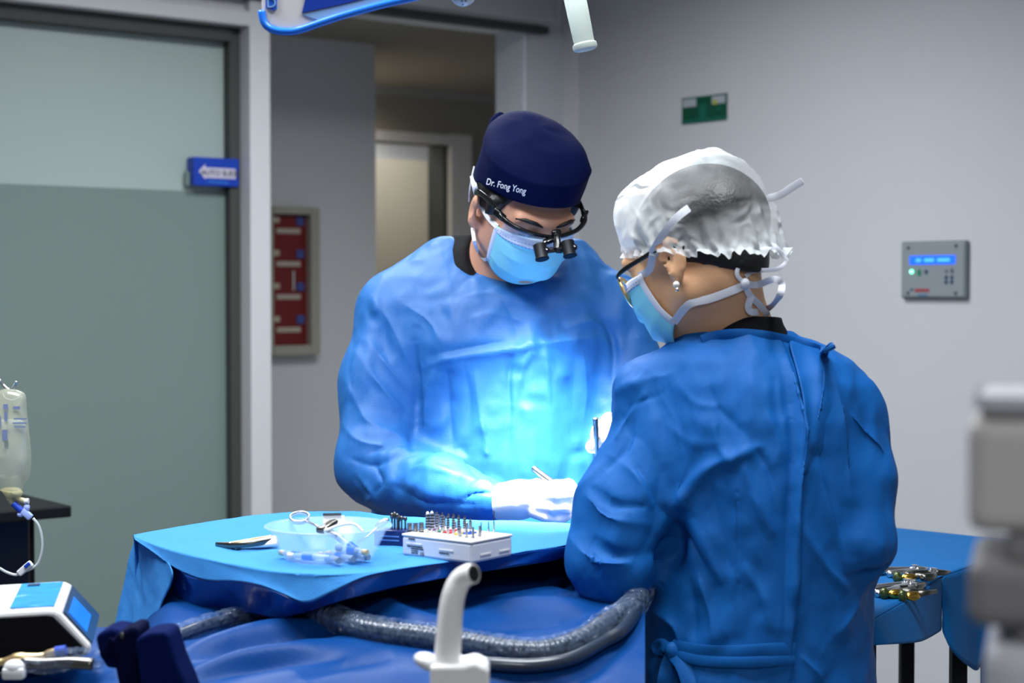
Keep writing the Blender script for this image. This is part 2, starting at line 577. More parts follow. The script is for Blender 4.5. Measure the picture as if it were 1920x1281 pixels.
def folds(me, bvh, specs):
    """press creases and ridges into cloth: each spec is ([(px,py)...], height, width[, kind])"""
    V = get_v(me).astype(np.float64); Nn = get_n(me).astype(np.float64)
    D = np.zeros(len(V))
    for sp in specs:
        pts, amp, wid = sp[:3]
        kind = sp[3] if len(sp) > 3 else 'ridge'
        P = on_surface(bvh, pts)
        if len(P) < 2: continue
        P = [np.array(p) for p in catmull(P, 5)]
        Pa = np.array(P)
        lo = Pa.min(0) - wid * 5; hi = Pa.max(0) + wid * 5
        sel = np.where(((V > lo) & (V < hi)).all(1))[0]
        if len(sel) == 0: continue
        d, t, w = seg_dist(V[sel], P)
        env = np.clip(np.sin(np.pi * np.clip(t, 0.02, 0.98)), 0, 1) ** 0.6
        if kind == 'ridge':
            f = np.exp(-(np.sqrt(d * d + (wid * 0.18) ** 2) - wid * 0.18) / (wid * 0.8))
        elif kind == 'pleat':       # sharp on one side, soft on the other
            tan = np.gradient(Pa, axis=0); tan /= np.linalg.norm(tan, axis=1)[:, None] + 1e-9
            ti = tan[np.clip((t * (len(P) - 1)).astype(int), 0, len(P) - 1)]
            side = np.einsum('ij,ij->i', np.cross(ti, Nn[sel]), w)
            f = np.where(side > 0, np.exp(-(d / (wid * 2.6))), np.exp(-(d / (wid * 0.35)) ** 2))
        D[sel] += amp * env * f
    set_v(me, V + Nn * D[:, None])
# ------------------------------------------------------------------ the room
CX, CY = 0.181, 5.76                       # the room's far corner
UL = Vector((-0.7857, -0.6186, 0)); NL = Vector((0.6186, -0.7857, 0))     # left wall: along it, and into the room
UR = Vector((0.6186, -0.7857, 0)); NR = Vector((-0.7857, -0.6186, 0))     # right wall
CO = Vector((CX, CY, 0))
ML = frame(CO, UL, NL, Vector((0, 0, 1)))
MR = frame(CO, UR, NR, Vector((0, 0, 1)))

def uv(px, py, U, N, off=0.0):
    d = ray(px, py)
    o = CO + N * off
    t = (o - CAM).dot(N) / d.dot(N)
    p = CAM + d * t
    return (p - CO).dot(U), p.z
uL = lambda px, off=0.0, py=545: uv(px, py, UL, NL, off)[0]
zL = lambda px, py, off=0.0: uv(px, py, UL, NL, off)[1]
uR = lambda px, off=0.0, py=545: uv(px, py, UR, NR, off)[0]
zR = lambda px, py, off=0.0: uv(px, py, UR, NR, off)[1]

def wbox(mb, M, u0, u1, y0, y1, z0, z1, bev=0.0):
    mb.box(((u0 + u1) / 2, (y0 + y1) / 2, (z0 + z1) / 2), (abs(u1 - u0), abs(y1 - y0), abs(z1 - z0)), M, bev)
    return mb

def struct(name, m, parent=None, **k):
    def fin(mb):
        o = mb.build(name, MATS[m], parent, **k)
        if parent is None: o['kind'] = 'structure'
        return o
    return fin

T = 0.14
OPEN_Z = 2.262
CEIL = 2.62
u_jamb = uL(985); u_post0 = uL(499); u_post1 = uL(461)
struct('floor', 'floor_vinyl')(MB().box((0, 4.5, -0.05), (11, 15, 0.1)))
mb = MB(); wbox(mb, ML, -0.1, u_jamb, -T, 0, 0, CEIL)
wbox(mb, ML, u_jamb, u_post0, -T, 0, OPEN_Z, CEIL)
wbox(mb, ML, u_post0, 5.2, -T, 0, 2.20, CEIL)
wall_left = struct('wall_left', 'wall_grey')(mb)
mb = MB(); wbox(mb, MR, -0.14, 5.6, -0.12, 0, 0, CEIL)
wall_right = struct('wall_right', 'wall_paint')(mb)
# little return of the right wall next to the corner
mb = MB(); wbox(mb, MR, 0.0, uR(1084), 0, 0.018, 0, CEIL)
struct('trim_1', 'wall_grey')(mb)
# light strip of wall between jamb and corner
mb = MB(); wbox(mb, ML, 0.012, u_jamb - 0.004, 0, 0.012, 0, OPEN_Z)
struct('trim_2', 'wall_paint')(mb)
# doorway jamb; the pale liner colour stands for light on this reveal
mb = MB(); wbox(mb, ML, u_jamb - 0.002, u_jamb + 0.012, -T - 0.005, 0.004, 0, OPEN_Z)
struct('trim_3', 'liner_lit')(mb)
# bulkhead that carries the sliding door's track
mb = MB(); wbox(mb, ML, uL(1045, 0.13), 5.2, 0.0, 0.13, OPEN_Z + 0.012, CEIL - 0.004)
struct('trim_4', 'header_grey', bev=0.004)(mb)
mb = MB(); wbox(mb, ML, u_jamb - 0.06, 5.2, 0.01, 0.05, OPEN_Z - 0.012, OPEN_Z + 0.011)
struct('trim_5', 'seal_dark')(mb)
# aluminium frame: post and head
mb = MB(); wbox(mb, ML, u_post0, u_post1, -T, 0.03, 0, OPEN_Z - 0.013, bev=0.003)
wbox(mb, ML, u_post1 - 0.001, 5.2, -0.02, 0.03, 2.172, 2.215, bev=0.003)
struct('trim_6', 'frame_alu')(mb)
mb = MB(); wbox(mb, ML, u_post1, u_post1 + 0.034, -0.10, -0.030, 0, 2.171)
wbox(mb, ML, u_post1 + 0.034, 5.2, -0.10, -0.02, 2.13, 2.171)
struct('trim_7', 'seal_dark')(mb)

# the frosted sliding door
door = bpy.data.objects.new('door_1', None); COL.objects.link(door); tag(door, 'frosted glass sliding door with a darker film on its lower part', 'door', kind='structure')
g0 = uL(441, -0.07)
mb = MB(); wbox(mb, ML, g0 + 0.035, 5.0, -0.078, -0.066, 0.02, 2.16)
mb.build('glass_pane', MATS['glass_frost'], door)
mb = MB(); wbox(mb, ML, g0 + 0.035, 5.0, -0.065, -0.062, 0.04, zL(200, 352, -0.06))
mb.build('film', MATS['glass_film'], door)
mb = MB(); wbox(mb, ML, g0, g0 + 0.033, -0.082, -0.060, 0.02, 2.16, bev=0.004)
mb.build('stile', MATS['glass_edge'], door)
mb = MB(); wbox(mb, ML, uL(364, -0.05), uL(349, -0.05), -0.062, -0.045, zL(355, 349, -0.05), zL(355, 322, -0.05), bev=0.003)
mb.build('green_block', MATS['glass_film'], door)  # small grey-green block beside the sign

# corridor behind the doorway
OB, OC = -0.80, -1.85
CZ = zL(600, 73, OB)
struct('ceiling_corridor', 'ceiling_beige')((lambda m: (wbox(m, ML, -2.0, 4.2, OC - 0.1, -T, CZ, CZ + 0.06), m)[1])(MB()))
uB = uL(705, OB)
mb = MB(); wbox(mb, ML, uB, 4.2, OB - 0.08, OB, 0, CZ); wbox(mb, ML, uB, uB + 0.08, OC, OB - 0.08, 0, CZ)
struct('wall_corridor', 'wall_grey')(mb)
dz = zL(800, 270, OC)
uC0 = uL(852, OC); uC1 = uL(600, OC)
mb = MB(); wbox(mb, ML, -2.0, uC0, OC - 0.1, OC, 0, CZ); wbox(mb, ML, uC0, uC1, OC - 0.1, OC, dz, CZ); wbox(mb, ML, uC1, 3.5, OC - 0.1, OC, 0, CZ)
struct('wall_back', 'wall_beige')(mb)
mb = MB(); wbox(mb, ML, uL(880, OC), uC0 + 0.03, OC - 0.12, OC + 0.02, 0, dz + 0.05); wbox(mb, ML, uC0, uC1, OC - 0.12, OC + 0.02, dz, dz + 0.045)
struct('trim_8', 'wall_grey')(mb)
mb = MB(); wbox(mb, ML, uC0 + 0.03, uC0 + 0.055, OC - 0.13, OC - 0.01, 0, dz)
struct('trim_9', 'seal_dark')(mb)
mb = MB(); wbox(mb, ML, -2.0, 3.5, OC, OC + 0.03, CZ - 0.03, CZ)
struct('trim_10', 'header_grey')(mb)
mb = MB(); wbox(mb, ML, -1.5, 3.5, OC - 0.8, OC - 0.74, 0, zL(715, 299, OC - 0.8))
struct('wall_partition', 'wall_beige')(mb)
mb = MB(); wbox(mb, ML, -2.5, 4.5, OC - 2.0, OC - 1.9, 0, 2.7)
struct('wall_far', 'wall_paint')(mb)
# ceiling with its recessed light panels
struct('ceiling', 'ceiling_white')(MB().box((0, 1.2, CEIL + 0.03), (9, 10.4, 0.06)))
mat('panel_glow', (0.8, 0.85, 0.9), 0.6, emit=(0.93, 0.97, 1.0), estr=1.2)
for (x, y, z), lb in zip([p for p, e in PANELS], ('over the instrument tray', 'over the assistant', 'nearest the room corner', 'nearest the glass door', 'added as fill at the camera end of the room')):
    t = thing('ceiling_light', 'square white ceiling light panel ' + lb, 'ceiling light', 'ceiling light panels')
    t.location = (x, y, CEIL)
    mb = MB()
    for dx, dy, sx, sy in ((0.315, 0, 0.03, 0.66), (-0.315, 0, 0.03, 0.66), (0, 0.315, 0.60, 0.03), (0, -0.315, 0.60, 0.03)):
        mb.box((dx, dy, -0.014), (sx, sy, 0.026))
    mb.build('frame', MATS['frame_alu'], t)
    MB().box((0, 0, -0.008), (0.60, 0.60, 0.012)).build('diffuser', MATS['panel_glow'], t)

# ------------------------------------------------------------------ things on the walls
def text_obj(name, body, size, M, matname, parent=None, depth=0.0004, spacing=1.0, bold=False, align='CENTER', ybase='CENTER'):
    c = bpy.data.curves.new(name, 'FONT')
    c.body = body; c.size = size; c.extrude = depth; c.align_x = align; c.align_y = ybase; c.space_character = spacing
    c.resolution_u = 3
    if bold: c.offset = size * 0.02
    o = bpy.data.objects.new('tmp', c); COL.objects.link(o)
    dg = bpy.context.evaluated_depsgraph_get(); dg.update()
    me = bpy.data.meshes.new_from_object(o.evaluated_get(dg))
    bpy.data.objects.remove(o)
    me.transform(M)
    return link(name, me, MATS[matname], parent)

# text frames: x to the reader's right, y up, z out of the wall
def textL(u, z, off): return frame(CO + UL * u + NL * off + Vector((0, 0, z)), -UL, Vector((0, 0, 1)), NL)
def textR(u, z, off): return frame(CO + UR * u + NR * off + Vector((0, 0, z)), UR, Vector((0, 0, 1)), NR)

mat('sign_blue', (0.008, 0.05, 0.42), 0.4, spec=0.4, var=0.04)
mat('sign_blue_light', (0.02, 0.14, 0.55), 0.4, var=0.04)
mat('sign_white', (0.60, 0.57, 0.68), 0.5, var=0.02)
mat('ink', (0.03, 0.03, 0.06), 0.6)
t = thing('door_sign', 'blue sign with a white arrow pointing left on the glass door', 'sign')
o_ = -0.02
a, b = uL(449, o_), uL(365, o_); z1, z0 = zL(405, 296, o_), zL(405, 349, o_)
mb = MB(); wbox(mb, ML, a, b, -0.062, o_, z0, z1, bev=0.002); mb.build('plate', MATS['sign_blue'], t)
H = z1 - z0; W = b - a; zc = z0 + H * 0.47
def up_(x, y): return ML @ Vector((b - x * W, o_ + 0.0006, z0 + y * H))
ar = [(0.10, 0.50), (0.25, 0.76), (0.25, 0.64), (0.92, 0.64), (0.92, 0.28), (0.25, 0.28), (0.25, 0.22)]
MB().prism([up_(*p) for p in ar], NL * 0.0006).build('arrow', MATS['sign_white'], t)
MB().prism([up_(*p) for p in ((0.3, 0.19), (0.76, 0.17), (0.76, 0.09), (0.3, 0.11))], NL * 0.0006).build('caption_bar', MATS['sign_blue_light'], t)
text_obj('lettering', 'AUTO SLIDE', H * 0.27, textL(b - 0.57 * W, z0 + 0.455 * H, o_ + 0.0016), 'ink', t, bold=True)

# key cabinet on the corridor wall
mat('cab_beige', (0.38, 0.365, 0.30), 0.5, var=0.03)
mat('cab_red', (0.17, 0.006, 0.006), 0.45, spec=0.5, var=0.12, vscale=10)
mat('cab_label', (0.48, 0.40, 0.33), 0.6, var=0.04)
mat('cab_blue', (0.05, 0.08, 0.30), 0.5, var=0.05)
t = thing('wall_cabinet', 'tall shallow red-backed cabinet in a beige frame on the corridor wall', 'cabinet')
a, b = uL(599, OB + 0.05), uL(486, OB + 0.05); z1, z0 = zL(545, 388, OB + 0.05), zL(545, 667, OB + 0.05)
ai, bi = uL(583, OB + 0.05), uL(513, OB + 0.05); zi1, zi0 = zL(545, 402, OB + 0.05), zL(545, 648, OB + 0.05)
mb = MB()
wbox(mb, ML, a, ai, OB, OB + 0.055, z0, z1, bev=0.004); wbox(mb, ML, bi, b, OB, OB + 0.055, z0, z1, bev=0.004)
wbox(mb, ML, ai, bi, OB, OB + 0.055, z0, zi0, bev=0.004); wbox(mb, ML, ai, bi, OB, OB + 0.055, zi1, z1, bev=0.004)
mb.build('frame', MATS['cab_beige'], t)
mb = MB(); wbox(mb, ML, ai, bi, OB + 0.001, OB + 0.02, zi0, zi1); mb.build('back_panel', MATS['cab_red'], t)
hh = zi1 - zi0; ww = bi - ai
def cb(name, m, x0, x1, y0, y1, d=0.006):
    mb = MB(); wbox(mb, ML, bi - x0 * ww, bi - x1 * ww, OB + 0.02, OB + 0.02 + d, zi1 - y1 * hh, zi1 - y0 * hh, bev=0.001)
    return mb.build(name, MATS[m], t)
for k in range(4):
    y = 0.02 + k * 0.252
    cb('hook_plate', 'cab_label', 0.02, 0.26, y, y + 0.045)
    cb('label_strip', 'cab_label', 0.18, 0.82, y + 0.085, y + 0.125)
    cb('tag', 'cab_blue', 0.72, 0.92, y - 0.005, y + 0.06)
cb('key', 'steel', 0.60, 0.645, 0.43, 0.58, 0.008)

# green notice
mat('sign_green', (0.002, 0.075, 0.040), 0.45, var=0.12, vscale=60)
mat('sign_green_light', (0.008, 0.13, 0.085), 0.45, var=0.1)
mat('sign_yellow', (0.45, 0.45, 0.02), 0.5)
mat('sign_pale', (0.42, 0.45, 0.50), 0.5)
t = thing('notice_sign', 'small green notice with two pale panels on the bare right wall', 'sign')
a, b = uR(1279), uR(1363); z1, z0 = zR(1321, 180), zR(1321, 229)
mb = MB(); wbox(mb, MR, a, b, 0, 0.004, z0, z1, bev=0.001); mb.build('plate', MATS['sign_green'], t)
def gs(name, m, x0, x1, y0, y1, d=0.0012):
    mb = MB(); wbox(mb, MR, a + x0 * (b - a), a + x1 * (b - a), 0.004, 0.004 + d, z1 - y1 * (z1 - z0), z1 - y0 * (z1 - z0)); mb.build(name, MATS[m], t)
gs('pale_panel', 'sign_pale', 0.03, 0.33, 0.06, 0.36); gs('pale_panel', 'sign_pale', 0.68, 0.97, 0.06, 0.36)
gs('yellow_spot', 'sign_yellow', 0.71, 0.79, 0.2, 0.38, 0.0018)
gs('border', 'sign_green_light', 0.0, 1.0, 0.0, 0.04); gs('border', 'sign_green_light', 0.0, 1.0, 0.86, 1.0)
gs('text_bar', 'sign_green_light', 0.76, 0.88, 0.5, 0.6); gs('text_bar', 'sign_green_light', 0.40, 0.56, 0.3, 0.86)

# wall control panel
mat('panel_grey', (0.27, 0.30, 0.325), 0.45, spec=0.4, var=0.03)
mat('panel_rim', (0.16, 0.20, 0.215), 0.5, var=0.03)
mat('lcd_blue', (0.01, 0.08, 0.6), 0.2, emit=(0.01, 0.10, 0.95), estr=0.85)
mat('lcd_text', (0.05, 0.3, 0.9), 0.3, emit=(0.06, 0.30, 1.0), estr=0.9)
mat('led_green', (0.1, 0.9, 0.5), 0.3, emit=(0.22, 1.0, 0.55), estr=2.2)
mat('led_halo', (0.0, 0.25, 0.12), 0.4)
mat('button_blue', (0.012, 0.05, 0.13), 0.4)
mat('button_grey', (0.12, 0.14, 0.20), 0.4)
mat('logo_red', (0.33, 0.05, 0.06), 0.5)
mat('logo_blue', (0.10, 0.20, 0.33), 0.5)
t = thing('control_panel', 'square grey wall controller with a lit blue display and green lamp', 'control panel')
a, b = uR(1696), uR(1818); z1, z0 = zR(1757, 452), zR(1757, 560)
mb = MB(); wbox(mb, MR, a, b, 0, 0.016, z0, z1, bev=0.005); mb.build('rim', MATS['panel_rim'], t)
mb = MB(); wbox(mb, MR, a + 0.005, b - 0.005, 0.012, 0.0185, z0 + 0.005, z1 - 0.005, bev=0.002); mb.build('face_plate', MATS['panel_grey'], t)
def cpx(name, m, x0, x1, y0, y1, d=0.0015):
    mb = MB(); wbox(mb, MR, a + x0 * (b - a), a + x1 * (b - a), 0.0185, 0.0185 + d, z1 - y1 * (z1 - z0), z1 - y0 * (z1 - z0), bev=0.0006); return mb.build(name, MATS[m], t)
def cpd(name, m, x, y, r, d=0.003):
    c = CO + UR * (a + x * (b - a)) + Vector((0, 0, z1 - y * (z1 - z0)))
    return MB().cone(c + NR * 0.018, c + NR * (0.0185 + d), r, r * 0.85, 20).build(name, MATS[m], t, sm='auto')
cpx('display', 'lcd_blue', 0.15, 0.85, 0.255, 0.405)
for x0, x1 in ((0.25, 0.33), (0.38, 0.53), (0.58, 0.77)):
    cpx('display_text', 'lcd_text', x0, x1, 0.305, 0.36, 0.002)
for x, y in ((0.13, 0.11), (0.86, 0.095), (0.13, 0.905), (0.86, 0.905)):
    cpd('screw', 'steel_dark', x, y, 0.0042)
cpd('lamp_ring', 'led_halo', 0.19, 0.53, 0.0078, 0.002); cpd('status_lamp', 'led_green', 0.19, 0.53, 0.0058, 0.0045)
cpx('button', 'led_halo', 0.275, 0.325, 0.495, 0.60, 0.003); cpd('button', 'button_blue', 0.41, 0.535, 0.0055)
cpd('button', 'button_grey', 0.715, 0.525, 0.004); cpd('button', 'button_grey', 0.80, 0.52, 0.0058)
for x in (0.715, 0.80):
    for y in (0.635, 0.715): cpd('button', 'button_blue', x, y, 0.005)
cpd('logo_dot', 'button_blue', 0.18, 0.845, 0.0045, 0.001); cpx('logo_bar', 'logo_red', 0.225, 0.46, 0.83, 0.885, 0.001); cpx('logo_bar', 'logo_blue', 0.28, 0.43, 0.92, 0.96, 0.001)
# ------------------------------------------------------------------ people
def head_frame(c, fx, fy, pitch):
    """x = the person's right, y = the way the face points, z = crown of the head"""
    h = Vector((fx, fy, 0)).normalized(); p = math.radians(pitch)
    f = h * math.cos(p) - Vector((0, 0, math.sin(p)))
    u = h * math.sin(p) + Vector((0, 0, math.cos(p)))
    r = f.cross(u)
    return frame(c, r, f, u)

def rollz(H, deg):      # tilt about the face axis
    return H @ Matrix.Rotation(math.radians(deg), 4, 'Y')

def add_head(fd, H, s=1.0, chin=-0.07):
    sc = H.to_scale().x; R = np.array(H.to_3x3()) / sc
    P = lambda x, y, z: np.array(H @ Vector((x, y, z))) if True else None
    s = s * sc
    fd.ell(P(0, -0.012, 0.045), np.array((0.077, 0.097, 0.085)) * s, R, 0.01)
    fd.ell(P(0, 0.035, -0.002), np.array((0.064, 0.062, 0.075)) * s, R, 0.02)
    for q in (-1, 1):
        fd.cap(P(0.050 * q, 0.005, chin * 0.55), P(0.018 * q, 0.072, chin + 0.012), 0.020 * s, 0.018 * s, 0.025)
        fd.ell(P(0.036 * q, 0.062, 0.000), np.array((0.026, 0.026, 0.028)) * s, R, 0.02)
        fd.cap(P(0.044 * q, 0.083, 0.052), P(0.012 * q, 0.094, 0.050), 0.010 * s, 0.010 * s, 0.02)
    for q in (-1, 1):
        fd.ell(P(0.031 * q, 0.100, 0.032), np.array((0.017, 0.012, 0.011)) * s, R, 0.012, 'sub')
        fd.ell(P(0.031 * q, 0.081, 0.031), np.array((0.0145, 0.0135, 0.0125)) * s, R, 0.004)
    fd.cap(P(0, 0.096, 0.036), P(0, 0.111, 0.004), 0.008 * s, 0.0125 * s, 0.012)
    for q in (-1, 1):
        fd.ell(P(0.010 * q, 0.104, 0.001), np.array((0.007, 0.008, 0.006)) * s, R, 0.006)
    fd.cap(P(-0.018, 0.089, -0.024), P(0.018, 0.089, -0.024), 0.007 * s, 0.007 * s, 0.01)
    fd.cap(P(-0.014, 0.086, -0.036), P(0.014, 0.086, -0.036), 0.008 * s, 0.008 * s, 0.01)
    fd.ell(P(0, 0.074, chin + 0.012), np.array((0.022, 0.020, 0.018)) * s, R, 0.02)
    for q in (-1, 1):      # ears
        E = H.to_3x3() * (1 / sc) @ Matrix.Rotation(math.radians(-22 * q), 3, 'Z') @ Matrix.Rotation(math.radians(-12), 3, 'X')
        fd.ell(P(0.083 * q, -0.012, 0.006), np.array((0.0065, 0.0185, 0.0300)) * s, np.array(E), 0.006)
        fd.ell(P(0.079 * q, -0.004, -0.020), np.array((0.0075, 0.009, 0.011)) * s, np.array(E), 0.008)
        fd.ell(P(0.0905 * q, -0.006, 0.004), np.array((0.0055, 0.0095, 0.0165)) * s, np.array(E), 0.004, 'sub')

def field_mesh(name, fd, relax=1, sub=0):
    V, Q = fd.net(relax)
    me = fast_mesh(name, V, Q)
    if sub: me = subdivide(me, sub)
    return me

def rows_px(rows):
    out = []
    for py, cx, hw, Y, hd in rows:
        p = at(cx, py, Y)
        out.append((p.z, p.x, Y, hw * mpp(Y), hd))
    return out

def crumple(me, amp, freq, seed, stretch=(1, 1, 1)):
    V = get_v(me).astype(np.float64); N = get_n(me).astype(np.float64)
    P = V * freq * np.array(stretch) + seed
    P = P + 0.35 * np.stack([noise3(P * 0.7 + 11), noise3(P * 0.7 + 23), noise3(P * 0.7 + 37)], 1)
    d = lin3(P @ _ROT) * 1.0 + lin3(P @ _ROT2 * 2.2 + 5) * 0.42 + lin3(P @ _ROT * 4.7 + 9) * 0.13 + noise3(P * 0.5) * 0.5
    set_v(me, V + N * (d * amp)[:, None])

def chain_px(pts):
    return [at(*p) for p in pts]

def band(name, pts, half_w, matname, parent, thick=0.0005, nrm=(0, -1, 0), n=6):
    """flat ribbon along pts whose face looks along nrm"""
    P = catmull(pts, n)
    bmx = MB(); rings = []; last = None
    for i, p in enumerate(P):
        t = (P[min(i + 1, len(P) - 1)] - P[max(i - 1, 0)]).normalized()
        nn = Vector(nrm); nn = nn - t * nn.dot(t)
        nn = nn.normalized() if nn.length > 0.15 else (last if last is not None else t.orthogonal().normalized())
        last = nn
        wv = nn.cross(t)
        rings.append([bmx.bm.verts.new(p + wv * (half_w * a) + nn * (thick * b)) for a, b in ((-1, -.4), (-1, .4), (-.6, 1), (.6, 1), (1, .4), (1, -.4), (.6, -1), (-.6, -1))])
    for i in range(len(rings) - 1):
        for k in range(8):
            bmx.bm.faces.new((rings[i][k], rings[i][(k + 1) % 8], rings[i + 1][(k + 1) % 8], rings[i + 1][k]))
    bmx.bm.faces.new(rings[0][::-1]); bmx.bm.faces.new(rings[-1])
    return bmx.build(name, MATS[matname], parent, sm='auto')

# ---------------- scrub cap, bouffant cap and mask as shells in the head's frame
def ring_shell(name, H, prof, nth, matname, parent, disp=None, thick=0.0015):
    """prof(j, th) -> local point; j runs from the rim to the top"""
    V = []; Fq = []
    nj = prof.nj
    for j in range(nj):
        for k in range(nth):
            V.append(prof(j, 2 * math.pi * k / nth))
    for j in range(nj - 1):
        for k in range(nth):
            Fq.append((j * nth + k, j * nth + (k + 1) % nth, (j + 1) * nth + (k + 1) % nth, (j + 1) * nth + k))
    V.append(prof(nj, 0.0)); top = len(V) - 1
    for k in range(nth):
        Fq.append(((nj - 1) * nth + k, (nj - 1) * nth + (k + 1) % nth, top))
    V = np.array(V)
    if disp is not None: V = disp(V)
    V = np.array([H @ Vector(v) for v in V])
    me = mesh_np(name, V, Fq)
    o = link(name, me, MATS[matname], parent)
    m = o.modifiers.new('thick', 'SOLIDIFY'); m.thickness = thick; m.offset = 0
    return o

def mask_shell(H, parent, body, edge, s=1.0):
    nu, nv = 45, 33
    ip = lambda v, ys: float(np.interp(v, [0, .25, .5, .75, 1], ys))
    def pt(u, v, off=0.0):
        a = u * math.radians(84)
        yf = ip(v, [.112, .124, .121, .110, .080]) + off; ys = ip(v, [.048, .046, .044, .042, .038])
        zc = ip(v, [.032, .008, -.022, -.054, -.086]); zs = ip(v, [.016, .0, -.018, -.038, -.058])
        wx = ip(v, [.0685, .0685, .067, .064, .058])
        c = max(math.cos(a), 0) ** 0.85
        # pleats fan out between the side seams
        pl = 0.0075 * (((v * 3.6 + 0.25) % 1.0) - 0.5) * (1 - u * u) * (1 if 0.12 < v < 0.92 else 0)
        wob = 0.0022 * math.sin(9 * u + 5 * v) * math.sin(math.pi * v) * (1 - u * u)
        return Vector((wx * math.sin(a), ys + (yf - ys) * c + pl + wob, zs + (zc - zs) * c + 0.5 * pl)) * s
    V = []; Fq = []; mi = []
    for j in range(nv):
        for i in range(nu):
            V.append(H @ pt(-1 + 2 * i / (nu - 1), j / (nv - 1)))
    for j in range(nv - 1):
        for i in range(nu - 1):
            Fq.append((j * nu + i, j * nu + i + 1, (j + 1) * nu + i + 1, (j + 1) * nu + i))
    me = mesh_np('face_mask', V, Fq)
    o = link('face_mask', me, MATS[body], parent)
    m = o.modifiers.new('thick', 'SOLIDIFY'); m.thickness = 0.0016
    # pale stitched bindings: sides and top
    for q in (-1, 1):
        p = [H @ pt(q * 1.0, j / 10, 0) for j in range(11)]
        out = (H.to_3x3() @ Vector((q, 0.2, 0)))
        MB().tube(p, 1, 8, True, flat=(0.0055, 0.0016), up=(H.to_3x3() @ Vector((0.25 * -q, 1, 0)))).build('side_binding', MATS[edge], o, sm=True)
    V = []; Fq = []
    for j in range(5):
        for i in range(nu):
            q = pt((-1 + 2 * i / (nu - 1)) * 0.985, j / 4 * 0.17, 0.0016); V.append(H @ q)
    for j in range(4):
        for i in range(nu - 1):
            Fq.append((j * nu + i, j * nu + i + 1, (j + 1) * nu + i + 1, (j + 1) * nu + i))
    e = link('top_binding', mesh_np('top_binding', V, Fq), MATS[edge], o)
    m = e.modifiers.new('thick', 'SOLIDIFY'); m.thickness = 0.0012
    for vv in (0.10, 0.165):       # stitched dashes
        st = MB()
        for i in range(30):
            u0 = -0.93 + 1.86 * i / 30
            st.tube([H @ pt(u0, vv, 0.0026), H @ pt(u0 + 0.03, vv, 0.0026)], 0.0004, 5)
        st.build('stitching', MATS['sign_blue_light'], o)
    return o, pt

# =================================================================== the surgeon behind the tray
HD = head_frame(at(975, 404, 2.70), 0.423, -0.906, 38) @ Matrix.Diagonal((0.94, 0.94, 0.94, 1))
doc = None
fd = Field((-0.42, 2.30, -0.005), (0.30, 3.02, 1.72), 0.005)
add_head(fd, HD)
Pd = lambda x, y, z: np.array(HD @ Vector((x, y, z)))
nb = np.array(at(952, 520, 2.80))
fd.cap(Pd(0, -0.035, -0.03), nb, 0.054, 0.062, 0.03)
fd.cap(nb, np.array(at(948, 560, 2.81)), 0.06, 0.07, 0.05)
for sx in (800, 1100):
    fd.cap(nb + np.array((0, 0, -0.03)), np.array(at(sx, 560, 2.80)), 0.045, 0.05, 0.05)
fd.rows([(z, -0.012, 2.80, rx, ry) for z, rx, ry in ((0.80, .15, .10), (0.95, .14, .09), (1.1, .14, .095), (1.25, .15, .10), (1.36, .14, .09))], 0.05)
RARM = [(735, 585, 2.79), (708, 730, 2.75), (718, 868, 2.69), (815, 912, 2.58), (925, 940, 2.50)]
LARM = [(1148, 590, 2.79), (1168, 730, 2.75), (1185, 850, 2.68), (1170, 850, 2.56), (1142, 838, 2.46)]
fd.chain(chain_px(RARM), [.045, .040, .034, .028, .017], 0.02)
fd.chain(chain_px(LARM), [.045, .040, .034, .028, .017], 0.02)
for sx in (-1, 1):
    fd.chain([(-0.012 + 0.075 * sx, 2.80, 0.85), (-0.012 + 0.085 * sx, 2.79, 0.48), (-0.012 + 0.09 * sx, 2.82, 0.09)], [.085, .055, .038], 0.03)
    fd.cap((-0.012 + 0.09 * sx, 2.83, 0.045), (-0.012 + 0.10 * sx, 2.66, 0.035), 0.038, 0.032, 0.03)
me = field_mesh('person', fd, 1)
doc = link('person', me, MATS['skin'])
tag(doc, 'surgeon in a navy cap, blue mask and magnifying glasses, bent over the tray', 'person')
doc_bvh = bvh_of(me)

# gown
fd = Field((-0.45, 2.35, 0.42), (0.30, 3.02, 1.56), 0.006)
fd.rows(rows_px([(462, 958, 118, 2.83, .050), (485, 952, 142, 2.82, .072), (520, 940, 188, 2.81, .098), (570, 938, 222, 2.80, .122), (640, 942, 226, 2.79, .140),
                 (740, 948, 218, 2.79, .150), (850, 946, 216, 2.78, .155), (960, 935, 236, 2.78, .158), (1120, 930, 246, 2.79, .160), (1400, 930, 262, 2.80, .170), (1560, 930, 270, 2.80, .175)]), 0.03, 2.25)
fd.cap(at(830, 528, 2.82), at(735, 582, 2.80), .056, .056, 0.05)
fd.cap(at(1065, 528, 2.82), at(1150, 586, 2.80), .054, .050, 0.05)
fd.chain(chain_px([(738, 592, 2.795), (706, 720, 2.75), (708, 868, 2.69), (760, 900, 2.635)]), [.056, .0605, .061, .056], 0.03)
fd.chain(chain_px([(760, 900, 2.635), (840, 918, 2.56), (918, 938, 2.505)]), [.054, .047, .031], 0.02)
fd.chain(chain_px([(1156, 585, 2.79), (1166, 700, 2.76), (1186, 850, 2.69), (1180, 850, 2.58), (1160, 845, 2.50)]), [.056, .058, .056, .048, .034], 0.03)
